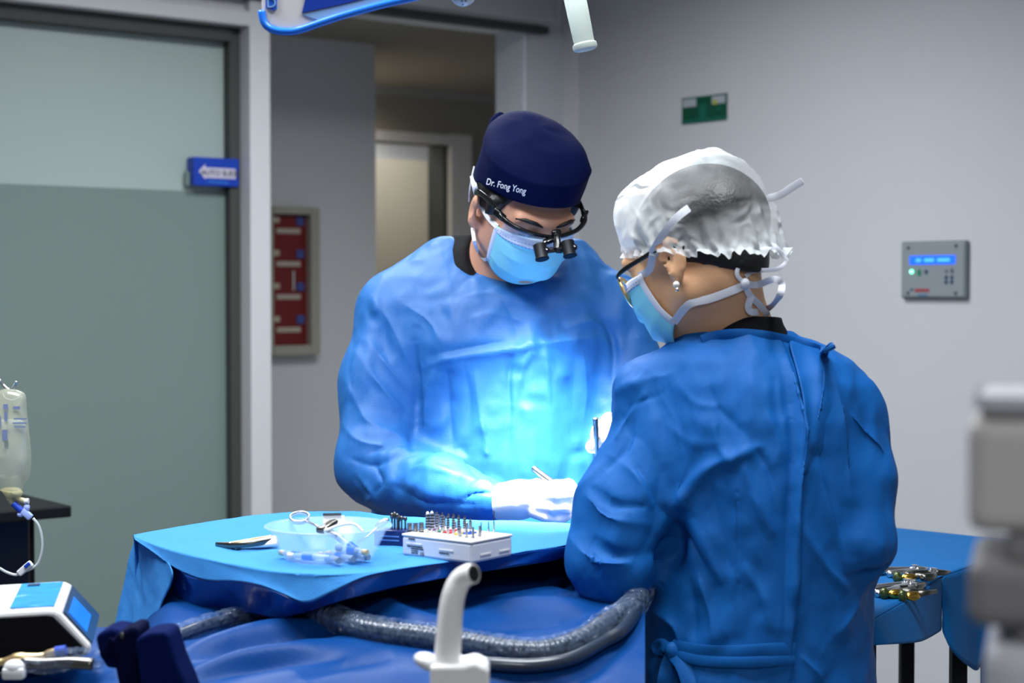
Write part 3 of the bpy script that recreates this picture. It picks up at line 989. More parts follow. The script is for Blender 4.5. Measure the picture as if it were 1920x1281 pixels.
# neck opening
R3 = np.array(Matrix.Rotation(math.radians(28), 3, 'X') @ Matrix.Rotation(math.radians(6), 3, 'Y'))
fd.ell(at(944, 450, 2.735), (0.104, 0.125, 0.060), R3, 0.004, 'sub')
me = field_mesh('gown', fd, 2, 1)
bv = bvh_of(me)
folds(me, bv, [
    # arm against the chest, then folds of the sleeve
    ([(772, 640), (778, 720), (778, 800), (772, 850)], -0.012, 0.008), ([(690, 640), (730, 690), (768, 735)], 0.006, 0.007), ([(668, 660), (710, 720), (762, 775)], 0.006, 0.006),
    ([(700, 560), (735, 610), (765, 680)], 0.005, 0.008), ([(650, 720), (690, 790), (760, 820)], 0.004, 0.006), ([(645, 800), (680, 830), (760, 838)], 0.005, 0.006),
    ([(664, 620), (658, 720), (650, 820)], -0.003, 0.007),
    ([(690, 850), (730, 835), (770, 828)], -0.006, 0.005), ([(655, 860), (700, 872), (770, 852)], -0.006, 0.006), ([(670, 890), (700, 925), (690, 940)], 0.006, 0.006),
    ([(700, 870), (715, 905), (700, 930)], -0.006, 0.005), ([(770, 880), (830, 885), (900, 905)], 0.005, 0.006), ([(730, 910), (800, 940), (900, 945)], -0.004, 0.006),
    ([(880, 925), (905, 905), (928, 912)], 0.005, 0.004), ([(870, 935), (900, 925), (925, 928)], -0.004, 0.003),
    # chest: the tie line under the arms and what hangs from it
    ([(790, 690), (850, 672), (940, 660), (1000, 650), (1060, 640), (1150, 632)], 0.007, 0.009), ([(800, 668), (880, 652), (960, 640)], -0.004, 0.007),
    ([(985, 640), (1000, 655), (980, 690), (965, 760)], 0.005, 0.006), ([(1020, 645), (1025, 700), (1030, 770)], 0.004, 0.006), ([(965, 650), (955, 700), (958, 780)], -0.005, 0.006),
    ([(840, 690), (838, 760), (850, 840)], -0.007, 0.010), ([(812, 690), (800, 740), (790, 800)], 0.008, 0.010), ([(890, 690), (900, 770), (915, 850)], 0.004, 0.008),
    ([(870, 680), (880, 760), (870, 850), (900, 900)], -0.004, 0.007), ([(1090, 640), (1100, 720), (1095, 800)], 0.003, 0.008), ([(905, 800), (912, 850), (916, 895)], 0.004, 0.004),
    ([(860, 840), (885, 880), (905, 905)], -0.006, 0.006), ([(1130, 600), (1152, 640), (1150, 720)], -0.010, 0.007), ([(1060, 615), (1110, 605), (1148, 625)], 0.006, 0.009),
    ([(870, 560), (920, 552), (970, 562)], 0.003, 0.007), ([(880, 600), (930, 590), (985, 605)], 0.003, 0.007), ([(740, 560), (800, 600), (830, 650)], 0.003, 0.008),
    ([(960, 700), (965, 770), (960, 830)], 0.004, 0.005), ([(940, 560), (960, 600), (975, 640)], -0.002, 0.007),
])
crumple(me, 0.0070, 11, 3.0, (1, 1, 0.5))
gown = link('gown', me, MATS['gown'], doc)
gown_bvh = bvh_of(me)
# black shirt collar inside the gown's neck
fd = Field((-0.25, 2.55, 1.28), (0.22, 2.98, 1.55), 0.005)
fd.rows(rows_px([(440, 952, 108, 2.83, .058), (470, 948, 122, 2.82, .080), (500, 944, 132, 2.812, .092), (560, 940, 150, 2.80, .100), (640, 940, 150, 2.79, .105)]), 0.02, 2.25)
fd.ell(at(972, 452, 2.70), (0.104, 0.118, 0.084), R3, 0.004, 'sub')
link('scrub_shirt', field_mesh('scrub_shirt', fd, 2), MATS['scrub_black'], doc)
# trousers and shoes (below the picture)
fd = Field((-0.25, 2.6, 0.0), (0.22, 3.0, 0.75), 0.012)
for sx in (-1, 1):
    fd.chain([(-0.012 + 0.075 * sx, 2.80, 0.66), (-0.012 + 0.085 * sx, 2.79, 0.48), (-0.012 + 0.09 * sx, 2.82, 0.10)], [.105, .085, .065], 0.01)
link('trousers', field_mesh('trousers', fd, 1), MATS['scrub_black'], doc)
fd = Field((-0.25, 2.55, -0.01), (0.22, 3.0, 0.16), 0.008)
for sx in (-1, 1):
    fd.cap((-0.012 + 0.09 * sx, 2.835, 0.053), (-0.012 + 0.10 * sx, 2.65, 0.045), 0.050, 0.042, 0.01)
fd.half((0, 0, 0.001), (0, 0, -1))
link('shoes', field_mesh('shoes', fd, 1), MATS['plastic_white'], doc)
# hair at the sides under the cap
fd = Field(Pd(0, 0, 0.03) - 0.15, Pd(0, 0, 0.03) + 0.15, 0.004)
Rh = np.array(HD.to_3x3()) / 0.94
fd.ell(Pd(0, -0.012, 0.045), (0.0765, 0.0955, 0.084), Rh, 0.0)
fd.cap(Pd(0.0745, 0.030, 0.02), Pd(0.072, 0.034, 0.05), 0.008, 0.012, 0.006)
fd.cap(Pd(-0.0745, 0.030, 0.02), Pd(-0.072, 0.034, 0.05), 0.008, 0.012, 0.006)
fd.half(Pd(0, 0.045, 0.04), HD.to_3x3() @ Vector((0, 1, -0.35)))
fd.half(Pd(0, 0.0, 0.014), HD.to_3x3() @ Vector((0, 0.30, -1)))
fd.half(Pd(0, 0.0, 0.10), HD.to_3x3() @ Vector((0, 0, 1)))
link('hair', field_mesh('hair', fd, 1), MATS['hair'], doc)
for q in (-1, 1):        # eyebrows
    MB().tube([Pd(q * x, y, z) for x, y, z in ((0.012, 0.1035, 0.050), (0.026, 0.102, 0.056), (0.042, 0.094, 0.057), (0.054, 0.083, 0.052))], [.0015, .0032, .0030, .001], 8).build('eyebrow', MATS['hair'], doc, sm=True)
    MB().tube([Pd(q * x, y, z) for x, y, z in ((0.018, 0.0935, 0.027), (0.031, 0.0958, 0.0235), (0.044, 0.090, 0.027))], .0011, 6).build('eyelash', MATS['hair'], doc, sm=True)

# navy cap
class prof_cap:
    nj = 26
    def __call__(s, j, th):
        fr = math.cos(th); sd = math.sin(th)
        zb = 0.050 + 0.036 * max(fr, 0) ** 1.0 - 0.055 * max(-fr, 0) + 0.008 * sd * (1 - abs(fr))
        zs = 0.116 + 0.012 * fr - 0.004 * sd
        rx, ry = 0.0845, 0.1065
        if j <= 10:
            t = j / 10
            g = 1.0 + 0.018 * math.sin(t * math.pi * 0.7) + (0.010 if j == 10 else 0)
            return ((rx * g) * sd, -0.008 + ry * g * fr, zb + (zs - zb) * t)
        t = (j - 10) / (s.nj - 10)
        r = math.cos(t * math.pi / 2) ** 0.72 * 1.012
        hgt = math.sin(t * math.pi / 2)
        cy = -0.008 - 0.030 * t
        top = 0.154
        return (rx * r * sd, cy + ry * r * fr, zs - 0.001 + (top - zs) * hgt)
def cap_disp(V):
    d = noise3(V * 22 + 3) * 0.0035 + noise3(V * 55) * 0.0012
    n = V - np.array((0, -0.01, 0.05)); n /= np.linalg.norm(n, axis=1)[:, None]
    return V + n * d[:, None]
capo = ring_shell('surgical_cap', HD, prof_cap(), 72, 'cap_navy', doc, cap_disp, 0.002)
capo['label'] = 'navy cloth surgical cap with a white embroidered name'
cap_bvh = bvh_of(capo.data)
# knot of the cap at the back
MB().ball(HD @ Vector((0.03, -0.115, 0.10)), (0.016, 0.012, 0.03), HD.to_3x3()).build('tie', MATS['cap_navy'], capo, sm=True)
# embroidered name, laid on the cloth
def on_cloth_text(name, body, p0, p1, size_px, bvh, matname, parent, lift=0.0022):
    c = bpy.data.curves.new(name, 'FONT'); c.body = body; c.size = 1.0; c.resolution_u = 3; c.offset = 0.012
    o = bpy.data.objects.new('tmp', c); COL.objects.link(o)
    dg = bpy.context.evaluated_depsgraph_get(); dg.update()
    me = bpy.data.meshes.new_from_object(o.evaluated_get(dg)); bpy.data.objects.remove(o)
    V = get_v(me); w_ = V[:, 0].max()
    ex = Vector((p1[0] - p0[0], p1[1] - p0[1])); L = ex.length; ex /= L; ey = Vector((ex.y, -ex.x))
    for v in me.vertices:
        q = Vector(p0) + ex * (v.co.x / w_ * L) + ey * (v.co.y * size_px)
        h = hit(bvh, q.x, q.y, lift)
        if h is not None: v.co = h
    me.update()
    return link(name, me, MATS[matname], parent)
on_cloth_text('embroidered_name', 'Dr. Fong Yong', (910.5, 345.5), (985, 364.5), 17.5, cap_bvh, 'thread_white', capo)

# mask, its ties
mask, mpt = mask_shell(HD, doc, 'mask_blue', 'mask_pale')
def skin_pts(bvhs, pts, back=0.003, Yd=2.66):
    out = []
    for p in pts:
        hs = [h for h in (hit(b, p[0], p[1], back) for b in bvhs) if h is not None]
        out.append(min(hs, key=lambda q: q.y) if hs else at(p[0], p[1], p[2] if len(p) > 2 else Yd))
    return out
tp = HD @ mpt(1.0, 0.02); bp = HD @ mpt(1.0, 0.98)
band('tie', [tp] + skin_pts([doc_bvh, cap_bvh], [(916, 408), (902, 384), (893, 362), (889, 345)]) + [at(886, 330, 2.70)], 0.0042, 'strap_white', mask)
band('tie', [at(889, 312, 2.70), at(884, 335, 2.695), at(880, 362, 2.70), at(879, 378, 2.72)], 0.0012, 'strap_white', mask)
band('tie', [bp] + skin_pts([doc_bvh], [(908, 486), (896, 470)]) + [at(890, 455, 2.665), at(887, 436, 2.68), at(886, 425, 2.70)], 0.0028, 'strap_white', mask)

# magnifying glasses
gl = bpy.data.objects.new('magnifying_glasses', None); COL.objects.link(gl); gl.parent = doc
gl['label'] = 'black sports frame glasses with two small telescopes'
L3 = lambda pts: [HD @ Vector(p) for p in pts]
bar = catmull(L3([(.079, .060, .054), (.072, .084, .049), (.045, .107, .045), (0, .119, .043), (-.045, .107, .045), (-.072, .084, .049), (-.079, .060, .054)]), 8)
MB().tube(bar, [0.0028 + 0.0016 * abs(math.cos(math.pi * i / (len(bar) - 1))) for i in range(len(bar))], 10).build('frame_bar', MATS['black_gloss'], gl, sm=True)
for q in (-1, 1):
    MB().tube(catmull(L3([(q * .0775, .066, .053), (q * .0825, .035, .052), (q * .0865, .0, .044), (q * .085, -.025, .028)]), 6), 1, 10, True, flat=(0.0055, 0.0022), up=HD.to_3x3() @ Vector((0, 0, 1))).build('temple', MATS['black_gloss'], gl, sm=True)
    MB().box((0, 0, 0), (0.008, 0.024, 0.013), HD @ Matrix.Translation((q * .0775, .070, .050)) @ Matrix.Rotation(math.radians(q * 40), 4, 'Z') @ Matrix.Rotation(math.radians(-14), 4, 'X'), 0.003, 3).build('hinge', MATS['black_gloss'], gl, sm='auto')
mat('lens', (0.75, 0.82, 0.95), 0.03, spec=0.9, alpha=0.22)
for q in (-1, 1):
    V = []; Fq = []
    for j in range(7):
        for i in range(13):
            a = i / 12; v = j / 6
            x = q * (0.005 + 0.066 * a)
            low = 0.038 * (1 - 0.35 * a ** 3) * (1 - 0.5 * max(0, 0.2 - a) / 0.2)
            V.append(HD @ Vector((x, 0.1165 - 0.034 * (a ** 2.0) - 0.006 * v, 0.043 + 0.004 * a - v * low)))
    for j in range(6):
        for i in range(12):
            Fq.append((j * 13 + i, j * 13 + i + 1, j * 13 + i + 14, j * 13 + i + 13))
    o = link('lens', mesh_np('lens', V, Fq), MATS['lens'], gl)
    m = o.modifiers.new('thick', 'SOLIDIFY'); m.thickness = 0.0016
# loupe mount: hinge on the bridge, crossbar, two telescopes looking down the line of sight
YB = (HD @ Vector((0, .125, .03))).y
XL = -(HD.to_3x3() @ Vector((1, 0, 0)))
sight = (HD.to_3x3() @ Vector((0, 0.88, -0.48))).normalized()
MB().ball(at(1041, 437, YB - 0.004), (0.007, 0.006, 0.006), HD.to_3x3()).tube(catmull([at(1046, 434, YB), at(1044, 447, YB - .008), at(1045, 458, YB - .012), at(1044, 468, YB - .016)], 4), [.006] * 13, 10).box((0, 0, 0), (.018, .010, .009), Matrix.Translation(at(1028, 452, YB - .006)) @ HD.to_3x3().to_4x4() @ Matrix.Rotation(0.5, 4, 'Y'), .003).build('bridge_mount', MATS['black_gloss'], gl, sm='auto')
MB().tube([at(1012, 472, YB - .016), at(1076, 464, YB - .010)], .0042, 10).box((0, 0, 0), (.012, .010, .010), Matrix.Translation(at(1048, 468, YB - .016)) @ HD.to_3x3().to_4x4(), .002).build('crossbar', MATS['black_matte'], gl, sm='auto')
for px_, py_ in ((1014, 471), (1066, 465)):
    c = at(px_, py_, YB - 0.018)
    tl = MB().cone(c - sight * 0.010, c + sight * 0.012, .0105, .0095, 20).cone(c + sight * 0.012, c + sight * 0.0135, .0108, .0108, 20).build('telescope', MATS['black_matte'], gl, sm='auto')
    MB().ball(c + XL * 0.010 + Vector((0, -.006, .001)), .0052).build('adjuster', MATS['black_gloss'], tl, sm=True)
    MB().ball(c + XL * 0.011 + Vector((0, -.011, .002)), .0014).build('screw', MATS['steel'], tl, sm=True)
    MB().cone(c + sight * 0.0136, c + sight * 0.014, .0085, .0085, 20).build('glass', MATS['black_gloss'], tl)

# gloved hands
def hand(name, parent, palm, fingers, h=0.0022, wr=None):
    pts = [p for ch in [palm[0]] + [f[0] for f in fingers] for p in ch]
    A = np.array([tuple(p) for p in pts])
    fd = Field(A.min(0) - 0.05, A.max(0) + 0.05, h)
    fd.chain(palm[0], palm[1], 0.014)
    for p, r in fingers:
        fd.chain(p, r, 0.0035)
    me = field_mesh(name, fd, 2)
    return link(name, me, MATS['glove'], parent)
G = lambda *a: [at(*p) for p in a]
g = hand('glove', doc, (G((912, 940, 2.51), (945, 941, 2.495), (975, 937, 2.485), (1012, 932, 2.478)), [.0255, .0245, .0265, .0225]), [
    (G((1008, 922, 2.468), (1042, 914, 2.445), (1066, 911, 2.435), (1077, 921, 2.432)), [.0125, .0108, .0100, .0088]),
    (G((1012, 932, 2.463), (1046, 930, 2.432), (1074, 929, 2.425), (1080, 936, 2.432)), [.0125, .0108, .0098, .0086]),
    (G((1008, 948, 2.462), (1040, 952, 2.435), (1064, 951, 2.428), (1076, 945, 2.432)), [.0122, .0104, .0096, .0084]),
    (G((1002, 958, 2.466), (1030, 969, 2.445), (1050, 972, 2.436), (1062, 967, 2.436)), [.0115, .0098, .0088, .0080]),
    (G((975, 925, 2.500), (1010, 913, 2.505), (1040, 914, 2.490), (1062, 924, 2.470)), [.0170, .0125, .0108, .0092])])
g['label'] = 'white glove holding the tilted steel handpiece'
MB().lathe([(0.0262, -0.003), (0.0275, 0), (0.0262, 0.003)], 28, frame(at(942, 941, 2.4965), *[Vector(v) for v in ((0, 0, 1), (0.45, 0.89, 0), (-0.89, 0.45, 0))]), True).build('cuff_roll', MATS['glove'], g, sm=True)
g = hand('glove', doc, (G((1160, 845, 2.50), (1150, 828, 2.47), (1138, 815, 2.455)), [.030, .027, .024]), [
    (G((1146, 800, 2.455), (1142, 788, 2.435), (1130, 808, 2.425), (1124, 830, 2.425)), [.0125, .0110, .0100, .0088]),
    (G((1146, 815, 2.450), (1140, 808, 2.428), (1130, 826, 2.420), (1127, 846, 2.424)), [.0120, .0105, .0096, .0085]),
    (G((1150, 830, 2.448), (1143, 830, 2.428), (1136, 850, 2.424), (1130, 862, 2.428)), [.0115, .0100, .0090, .0080]),
    (G((1150, 840, 2.452), (1146, 846, 2.432), (1140, 862, 2.430)), [.0105, .0090, .0080]),
    (G((1142, 828, 2.470), (1124, 836, 2.455), (1110, 838, 2.440)), [.0150, .0115, .0100])])
g['label'] = 'white glove gripping the upright ribbed handle'

# =================================================================== the assistant in the foreground
HN = head_frame(at(1325, 498, 2.13), -0.71, 0.70, 30) @ Matrix.Diagonal((0.95, 0.95, 0.95, 1))
Pn = lambda x, y, z: np.array(HN @ Vector((x, y, z)))
fd = Field((-0.02, 1.78, -0.005), (0.62, 2.56, 1.62), 0.005)
add_head(fd, HN)
nb = np.array(at(1368, 640, 2.15))
fd.cap(Pn(0, -0.020, -0.03), nb, 0.043, 0.051, 0.02)
fd.cap(nb, np.array(at(1395, 700, 2.14)), 0.052, 0.065, 0.03)
for sx in (1260, 1530):
    fd.cap(nb + np.array((0, 0, -0.055)), np.array(at(sx, 740, 2.13)), 0.030, 0.034, 0.03)
XN = at(1425, 900, 2.13).x
fd.rows([(z, XN, 2.13, rx, ry) for z, rx, ry in ((0.78, .13, .09), (0.92, .11, .07), (1.08, .105, .07), (1.2, .11, .07), (1.27, .095, .06))], 0.05)
fd.chain(chain_px([(1232, 775, 2.13), (1200, 900, 2.09), (1148, 1050, 2.07), (1140, 1005, 2.25), (1128, 972, 2.40)]), [.034, .030, .026, .022, .017], 0.02)
fd.chain(chain_px([(1590, 800, 2.13), (1612, 920, 2.09), (1615, 1040, 2.07), (1560, 1050, 2.22), (1480, 1040, 2.38)]), [.032, .026, .018, .018, .017], 0.01)
for sx in (-1, 1):
    fd.chain([(XN + 0.07 * sx, 2.13, 0.84), (XN + 0.075 * sx, 2.15, 0.46), (XN + 0.08 * sx, 2.12, 0.09)], [.08, .052, .036], 0.03)
    fd.cap((XN + 0.08 * sx, 2.10, 0.045), (XN + 0.08 * sx, 2.27, 0.035), 0.036, 0.03, 0.03)
me = field_mesh('person', fd, 1)
nur = link('person', me, MATS['skin_tan'])
tag(nur, 'assistant seen from behind in a blue gown and white bouffant cap', 'person')
nur_bvh = bvh_of(me)
# gown
fd = Field((0.02, 1.85, 0.42), (0.62, 2.50, 1.40), 0.006)
fd.rows(rows_px([(622, 1396, 88, 2.13, .056), (646, 1398, 118, 2.13, .070), (672, 1408, 172, 2.13, .085), (715, 1415, 208, 2.13, .100), (780, 1420, 214, 2.13, .115),
                 (900, 1428, 208, 2.13, .122), (1050, 1422, 206, 2.13, .122), (1180, 1420, 220, 2.13, .126), (1230, 1420, 227, 2.13, .128), (1281, 1420, 232, 2.13, .132), (1500, 1425, 240, 2.14, .14), (1800, 1425, 255, 2.14, .15)]), 0.03, 2.2)
fd.cap(at(1300, 694, 2.13), at(1218, 750, 2.13), .045, .045, 0.04)
fd.cap(at(1500, 698, 2.13), at(1584, 780, 2.13), .044, .044, 0.04)
fd.chain(chain_px([(1226, 762, 2.13), (1220, 860, 2.10), (1162, 955, 2.08), (1142, 1050, 2.065)]), [.047, .051, .055, .056], 0.03)
fd.chain(chain_px([(1142, 1050, 2.065), (1146, 1020, 2.20), (1138, 985, 2.36)]), [.056, .048, .034], 0.02)
fd.chain(chain_px([(1588, 795, 2.13), (1606, 900, 2.10), (1612, 1020, 2.075)]), [.046, .049, .047], 0.03)
fd.chain(chain_px([(1612, 1020, 2.075), (1570, 1045, 2.20), (1500, 1040, 2.34)]), [.047, .044, .034], 0.02)
fd.ell(at(1394, 598, 2.15), (0.064, 0.085, 0.020), np.array(Matrix.Rotation(math.radians(-12), 3, 'X') @ Matrix.Rotation(math.radians(4), 3, 'Y')), 0.003, 'sub')
me = field_mesh('gown', fd, 2, 1)
bv = bvh_of(me)
folds(me, bv, [
    # the overlapping back panel: a long hanging edge
    ([(1478, 650), (1495, 720), (1512, 800), (1500, 900), (1492, 1000), (1488, 1100), (1484, 1200), (1482, 1270)], 0.016, 0.012, 'pleat'),
    ([(1462, 660), (1478, 740), (1488, 830), (1478, 950), (1472, 1080), (1468, 1190)], -0.012, 0.010),
    ([(1548, 690), (1540, 760), (1520, 840), (1508, 930)], 0.008, 0.008), ([(1560, 680), (1580, 760), (1592, 850), (1600, 960)], 0.006, 0.009), ([(1530, 780), (1560, 900), (1580, 1040)], -0.005, 0.008),
    ([(1600, 770), (1640, 820), (1668, 850)], 0.005, 0.006), ([(1545, 900), (1565, 990), (1590, 1070)], 0.006, 0.008), ([(1500, 980), (1545, 1060), (1590, 1110)], 0.006, 0.008),
    ([(1680, 1060), (1640, 1085), (1580, 1080)], -0.008, 0.006), ([(1640, 1100), (1600, 1150), (1560, 1200)], 0.006, 0.010),
    # shoulder blade and the left sleeve
    ([(1155, 740), (1200, 718), (1260, 700)], 0.004, 0.008), ([(1165, 790), (1190, 760), (1240, 740)], -0.004, 0.006), ([(1150, 830), (1185, 770), (1215, 735)], 0.005, 0.006),
    ([(1130, 880), (1170, 840), (1190, 780)], -0.004, 0.006), ([(1140, 850), (1200, 900), (1225, 960)], 0.006, 0.007), ([(1190, 870), (1210, 910), (1225, 945)], -0.005, 0.005),
    ([(1100, 910), (1150, 945), (1215, 950)], -0.006, 0.006), ([(1090, 925), (1140, 970), (1220, 985)], 0.005, 0.007), ([(1065, 960), (1100, 1010), (1160, 1040), (1240, 1035)], -0.008, 0.006),
    ([(1060, 1000), (1110, 1050), (1180, 1055)], 0.007, 0.007), ([(1250, 960), (1290, 925), (1330, 880), (1370, 860), (1410, 850)], 0.010, 0.010),
    ([(1270, 970), (1265, 1030), (1240, 1080)], -0.020, 0.011), ([(1235, 950), (1275, 985), (1300, 1020), (1330, 1080)], -0.008, 0.008), ([(1300, 970), (1330, 1040), (1355, 1100)], 0.007, 0.010),
    ([(1210, 1130), (1240, 1060), (1255, 1000)], -0.020, 0.011), ([(1215, 1140), (1260, 1170), (1275, 1220)], 0.007, 0.008),
    ([(1340, 790), (1350, 840), (1380, 870)], 0.005, 0.006), ([(1360, 880), (1390, 850), (1430, 835)], 0.006, 0.006), ([(1390, 860), (1420, 940), (1452, 1010)], 0.007, 0.008),
    ([(1400, 820), (1440, 880), (1455, 960)], -0.005, 0.007), ([(1330, 720), (1350, 770), (1420, 830)], -0.004, 0.008), ([(1400, 700), (1440, 780), (1470, 860)], 0.004, 0.009),
    ([(1452, 700), (1455, 760), (1470, 830)], -0.005, 0.007), ([(1310, 1080), (1330, 1150), (1335, 1205)], 0.006, 0.009), ([(1390, 1050), (1430, 1120), (1450, 1190)], 0.005, 0.009),
    ([(1290, 1080), (1300, 1150), (1300, 1205)], -0.005, 0.008), ([(1250, 1240), (1280, 1262), (1300, 1279)], 0.005, 0.008), ([(1500, 1230), (1530, 1258), (1545, 1279)], 0.006, 0.008),
    ([(1270, 720), (1310, 760), (1360, 760)], 0.003, 0.008), ([(1240, 790), (1300, 830), (1360, 830)], 0.003, 0.009),
])
crumple(me, 0.0105, 11, 7.7, (1, 1, 0.5))
ng = link('gown', me, MATS['gown_shaded'], nur)
ng_bvh = bvh_of(me)
# neck binding that stands off the shoulder, collar and waist tie
fd = Field((0.15, 1.98, 1.25), (0.50, 2.30, 1.45), 0.004)
fd.rows(rows_px([(592, 1392, 72, 2.145, .060), (606, 1390, 76, 2.143, .064), (640, 1394, 92, 2.14, .070), (690, 1404, 140, 2.135, .08)]), 0.012, 2.1)
fd.ell(at(1388, 582, 2.15), (0.0525, 0.058, 0.030), np.array(Matrix.Rotation(math.radians(-8), 3, 'X')), 0.003, 'sub')
link('scrub_shirt', field_mesh('scrub_shirt', fd, 2), MATS['scrub_black'], nur)
pts = skin_pts([ng_bvh], [(1316, 640), (1340, 632), (1385, 628), (1430, 631), (1468, 638), (1490, 644), (1520, 653), (1543, 660)], 0.001, 2.08)
pts += [at(1552, 650, 2.035), at(1557, 658, 2.03)]
bd = band('neck_binding', pts, 0.0075, 'gown_shaded', ng, 0.0022)
# hanging flap of the open back
V = []; Fq = []
edge = [(1476, 638, 1545, 660), (1486, 670, 1560, 690), (1500, 720, 1566, 740), (1510, 780, 1560, 790), (1506, 840, 1540, 845), (1500, 890, 1516, 892)]
for i, (x0, y0, x1, y1) in enumerate(edge):
    for k in range(7):
        f = k / 6
        px_, py_ = x0 + (x1 - x0) * f, y0 + (y1 - y0) * f
        h = hit(ng_bvh, px_, py_, -0.003 + 0.011 * (1 - f) ** 0.7 * (1 - i / 5.0) ** 0.6)
        V.append(h if h is not None else at(px_, py_, 2.02))
for i in range(len(edge) - 1):
    for k in range(6):
        Fq.append((i * 7 + k, i * 7 + k + 1, i * 7 + k + 8, i * 7 + k + 7))
fl = link('back_flap', subdivide(mesh_np('back_flap', V, Fq), 2), MATS['gown_shaded'], ng)
m = fl.modifiers.new('thick', 'SOLIDIFY'); m.thickness = 0.002
band('waist_tie', skin_pts([ng_bvh], [(1262, 1212), (1310, 1222), (1370, 1224), (1440, 1220), (1490, 1218)], 0.004, 2.0), 0.0085, 'gown_shaded', ng, 0.0016)
band('waist_tie', skin_pts([ng_bvh], [(1258, 1216), (1300, 1236), (1370, 1242), (1440, 1240), (1490, 1236)], 0.004, 2.0), 0.0065, 'gown_shaded', ng, 0.0016)
MB().ball(hit(ng_bvh, 1262, 1222, 0.004), (0.011, 0.008, 0.012)).build('knot', MATS['gown_shaded'], ng, sm=True)
band('tie_end', skin_pts([ng_bvh], [(1262, 1226), (1252, 1250), (1245, 1285), (1240, 1330)], 0.006, 2.0), 0.009, 'gown_shaded', ng, 0.0012)
band('tie_end', skin_pts([ng_bvh], [(1264, 1226), (1280, 1248), (1292, 1285), (1298, 1330)], 0.006, 2.0), 0.009, 'gown_shaded', ng, 0.0012)
band('tie_loop', skin_pts([ng_bvh], [(1258, 1220), (1240, 1208), (1232, 1216), (1256, 1222)], 0.009, 2.0), 0.007, 'gown_shaded', ng, 0.0012)
# trousers and shoes (below the picture)
fd = Field((XN - 0.25, 1.9, 0.0), (XN + 0.25, 2.4, 0.75), 0.012)
for sx in (-1, 1):
    fd.chain([(XN + 0.07 * sx, 2.13, 0.66), (XN + 0.075 * sx, 2.15, 0.46), (XN + 0.08 * sx, 2.12, 0.10)], [.10, .08, .06], 0.01)
link('trousers', field_mesh('trousers', fd, 1), MATS['scrub_black'], nur)
fd = Field((XN - 0.25, 1.95, -0.01), (XN + 0.25, 2.45, 0.16), 0.008)
for sx in (-1, 1):
    fd.cap((XN + 0.08 * sx, 2.10, 0.053), (XN + 0.08 * sx, 2.28, 0.045), 0.048, 0.040, 0.01)
fd.half((0, 0, 0.001), (0, 0, -1))
link('shoes', field_mesh('shoes', fd, 1), MATS['plastic_white'], nur)
# gloves (mostly hidden by her own sleeve)
GS = lambda *a: [at(p[0] + 20, p[1] + 10, p[2]) for p in a]
hand('glove', nur, (GS((1118, 975, 2.36), (1108, 962, 2.40), (1100, 952, 2.43)), [.026, .024, .022]), [
    (GS((1096, 946, 2.445), (1090, 940, 2.475), (1088, 948, 2.50)), [.011, .010, .008]), (GS((1102, 944, 2.45), (1098, 940, 2.48), (1095, 950, 2.505)), [.011, .010, .008]),
    (GS((1108, 948, 2.45), (1106, 946, 2.48), (1102, 956, 2.50)), [.0105, .009, .008]), (GS((1114, 954, 2.445), (1113, 954, 2.47), (1109, 962, 2.49)), [.010, .0085, .0075]),
    (GS((1094, 958, 2.42), (1084, 958, 2.44), (1080, 960, 2.46)), [.013, .010, .009])])
hand('glove', nur, (G((1500, 1040, 2.34), (1470, 1035, 2.39), (1450, 1028, 2.42)), [.026, .024, .022]), [
    (G((1440, 1022, 2.43), (1420, 1012, 2.45), (1405, 1018, 2.47)), [.011, .010, .008]), (G((1440, 1030, 2.435), (1418, 1024, 2.455), (1404, 1030, 2.475)), [.011, .010, .008]),
    (G((1442, 1038, 2.435), (1420, 1036, 2.455), (1408, 1042, 2.47)), [.0105, .009, .008]), (G((1446, 1046, 2.43), (1428, 1048, 2.45), (1416, 1052, 2.46)), [.010, .0085, .0075]),
    (G((1460, 1020, 2.41), (1444, 1006, 2.43), (1428, 1004, 2.45)), [.013, .010, .009])])

# hair: close to the skull, a bun at the back under the cap
Rn = np.array(HN.to_3x3()) / 0.95
fd = Field(Pn(0, -0.02, 0.04) - 0.17, Pn(0, -0.02, 0.04) + 0.17, 0.004)
fd.ell(Pn(0, -0.014, 0.044), (0.0755, 0.0935, 0.0815), Rn, 0.0)
fd.ell(Pn(-0.004, -0.078, 0.038), (0.044, 0.026, 0.034), Rn, 0.02)
fd.ell(Pn(0, -0.045, -0.018), (0.038, 0.041, 0.046), Rn, 0.02)
fd.half(Pn(0, 0.070, 0.06), HN.to_3x3() @ Vector((0, 1, -0.3)))
fd.half(Pn(0, -0.005, 0.004), HN.to_3x3() @ Vector((0, 0.657, -0.754)))
link('hair', field_mesh('hair', fd, 1), MATS['hair'], nur)

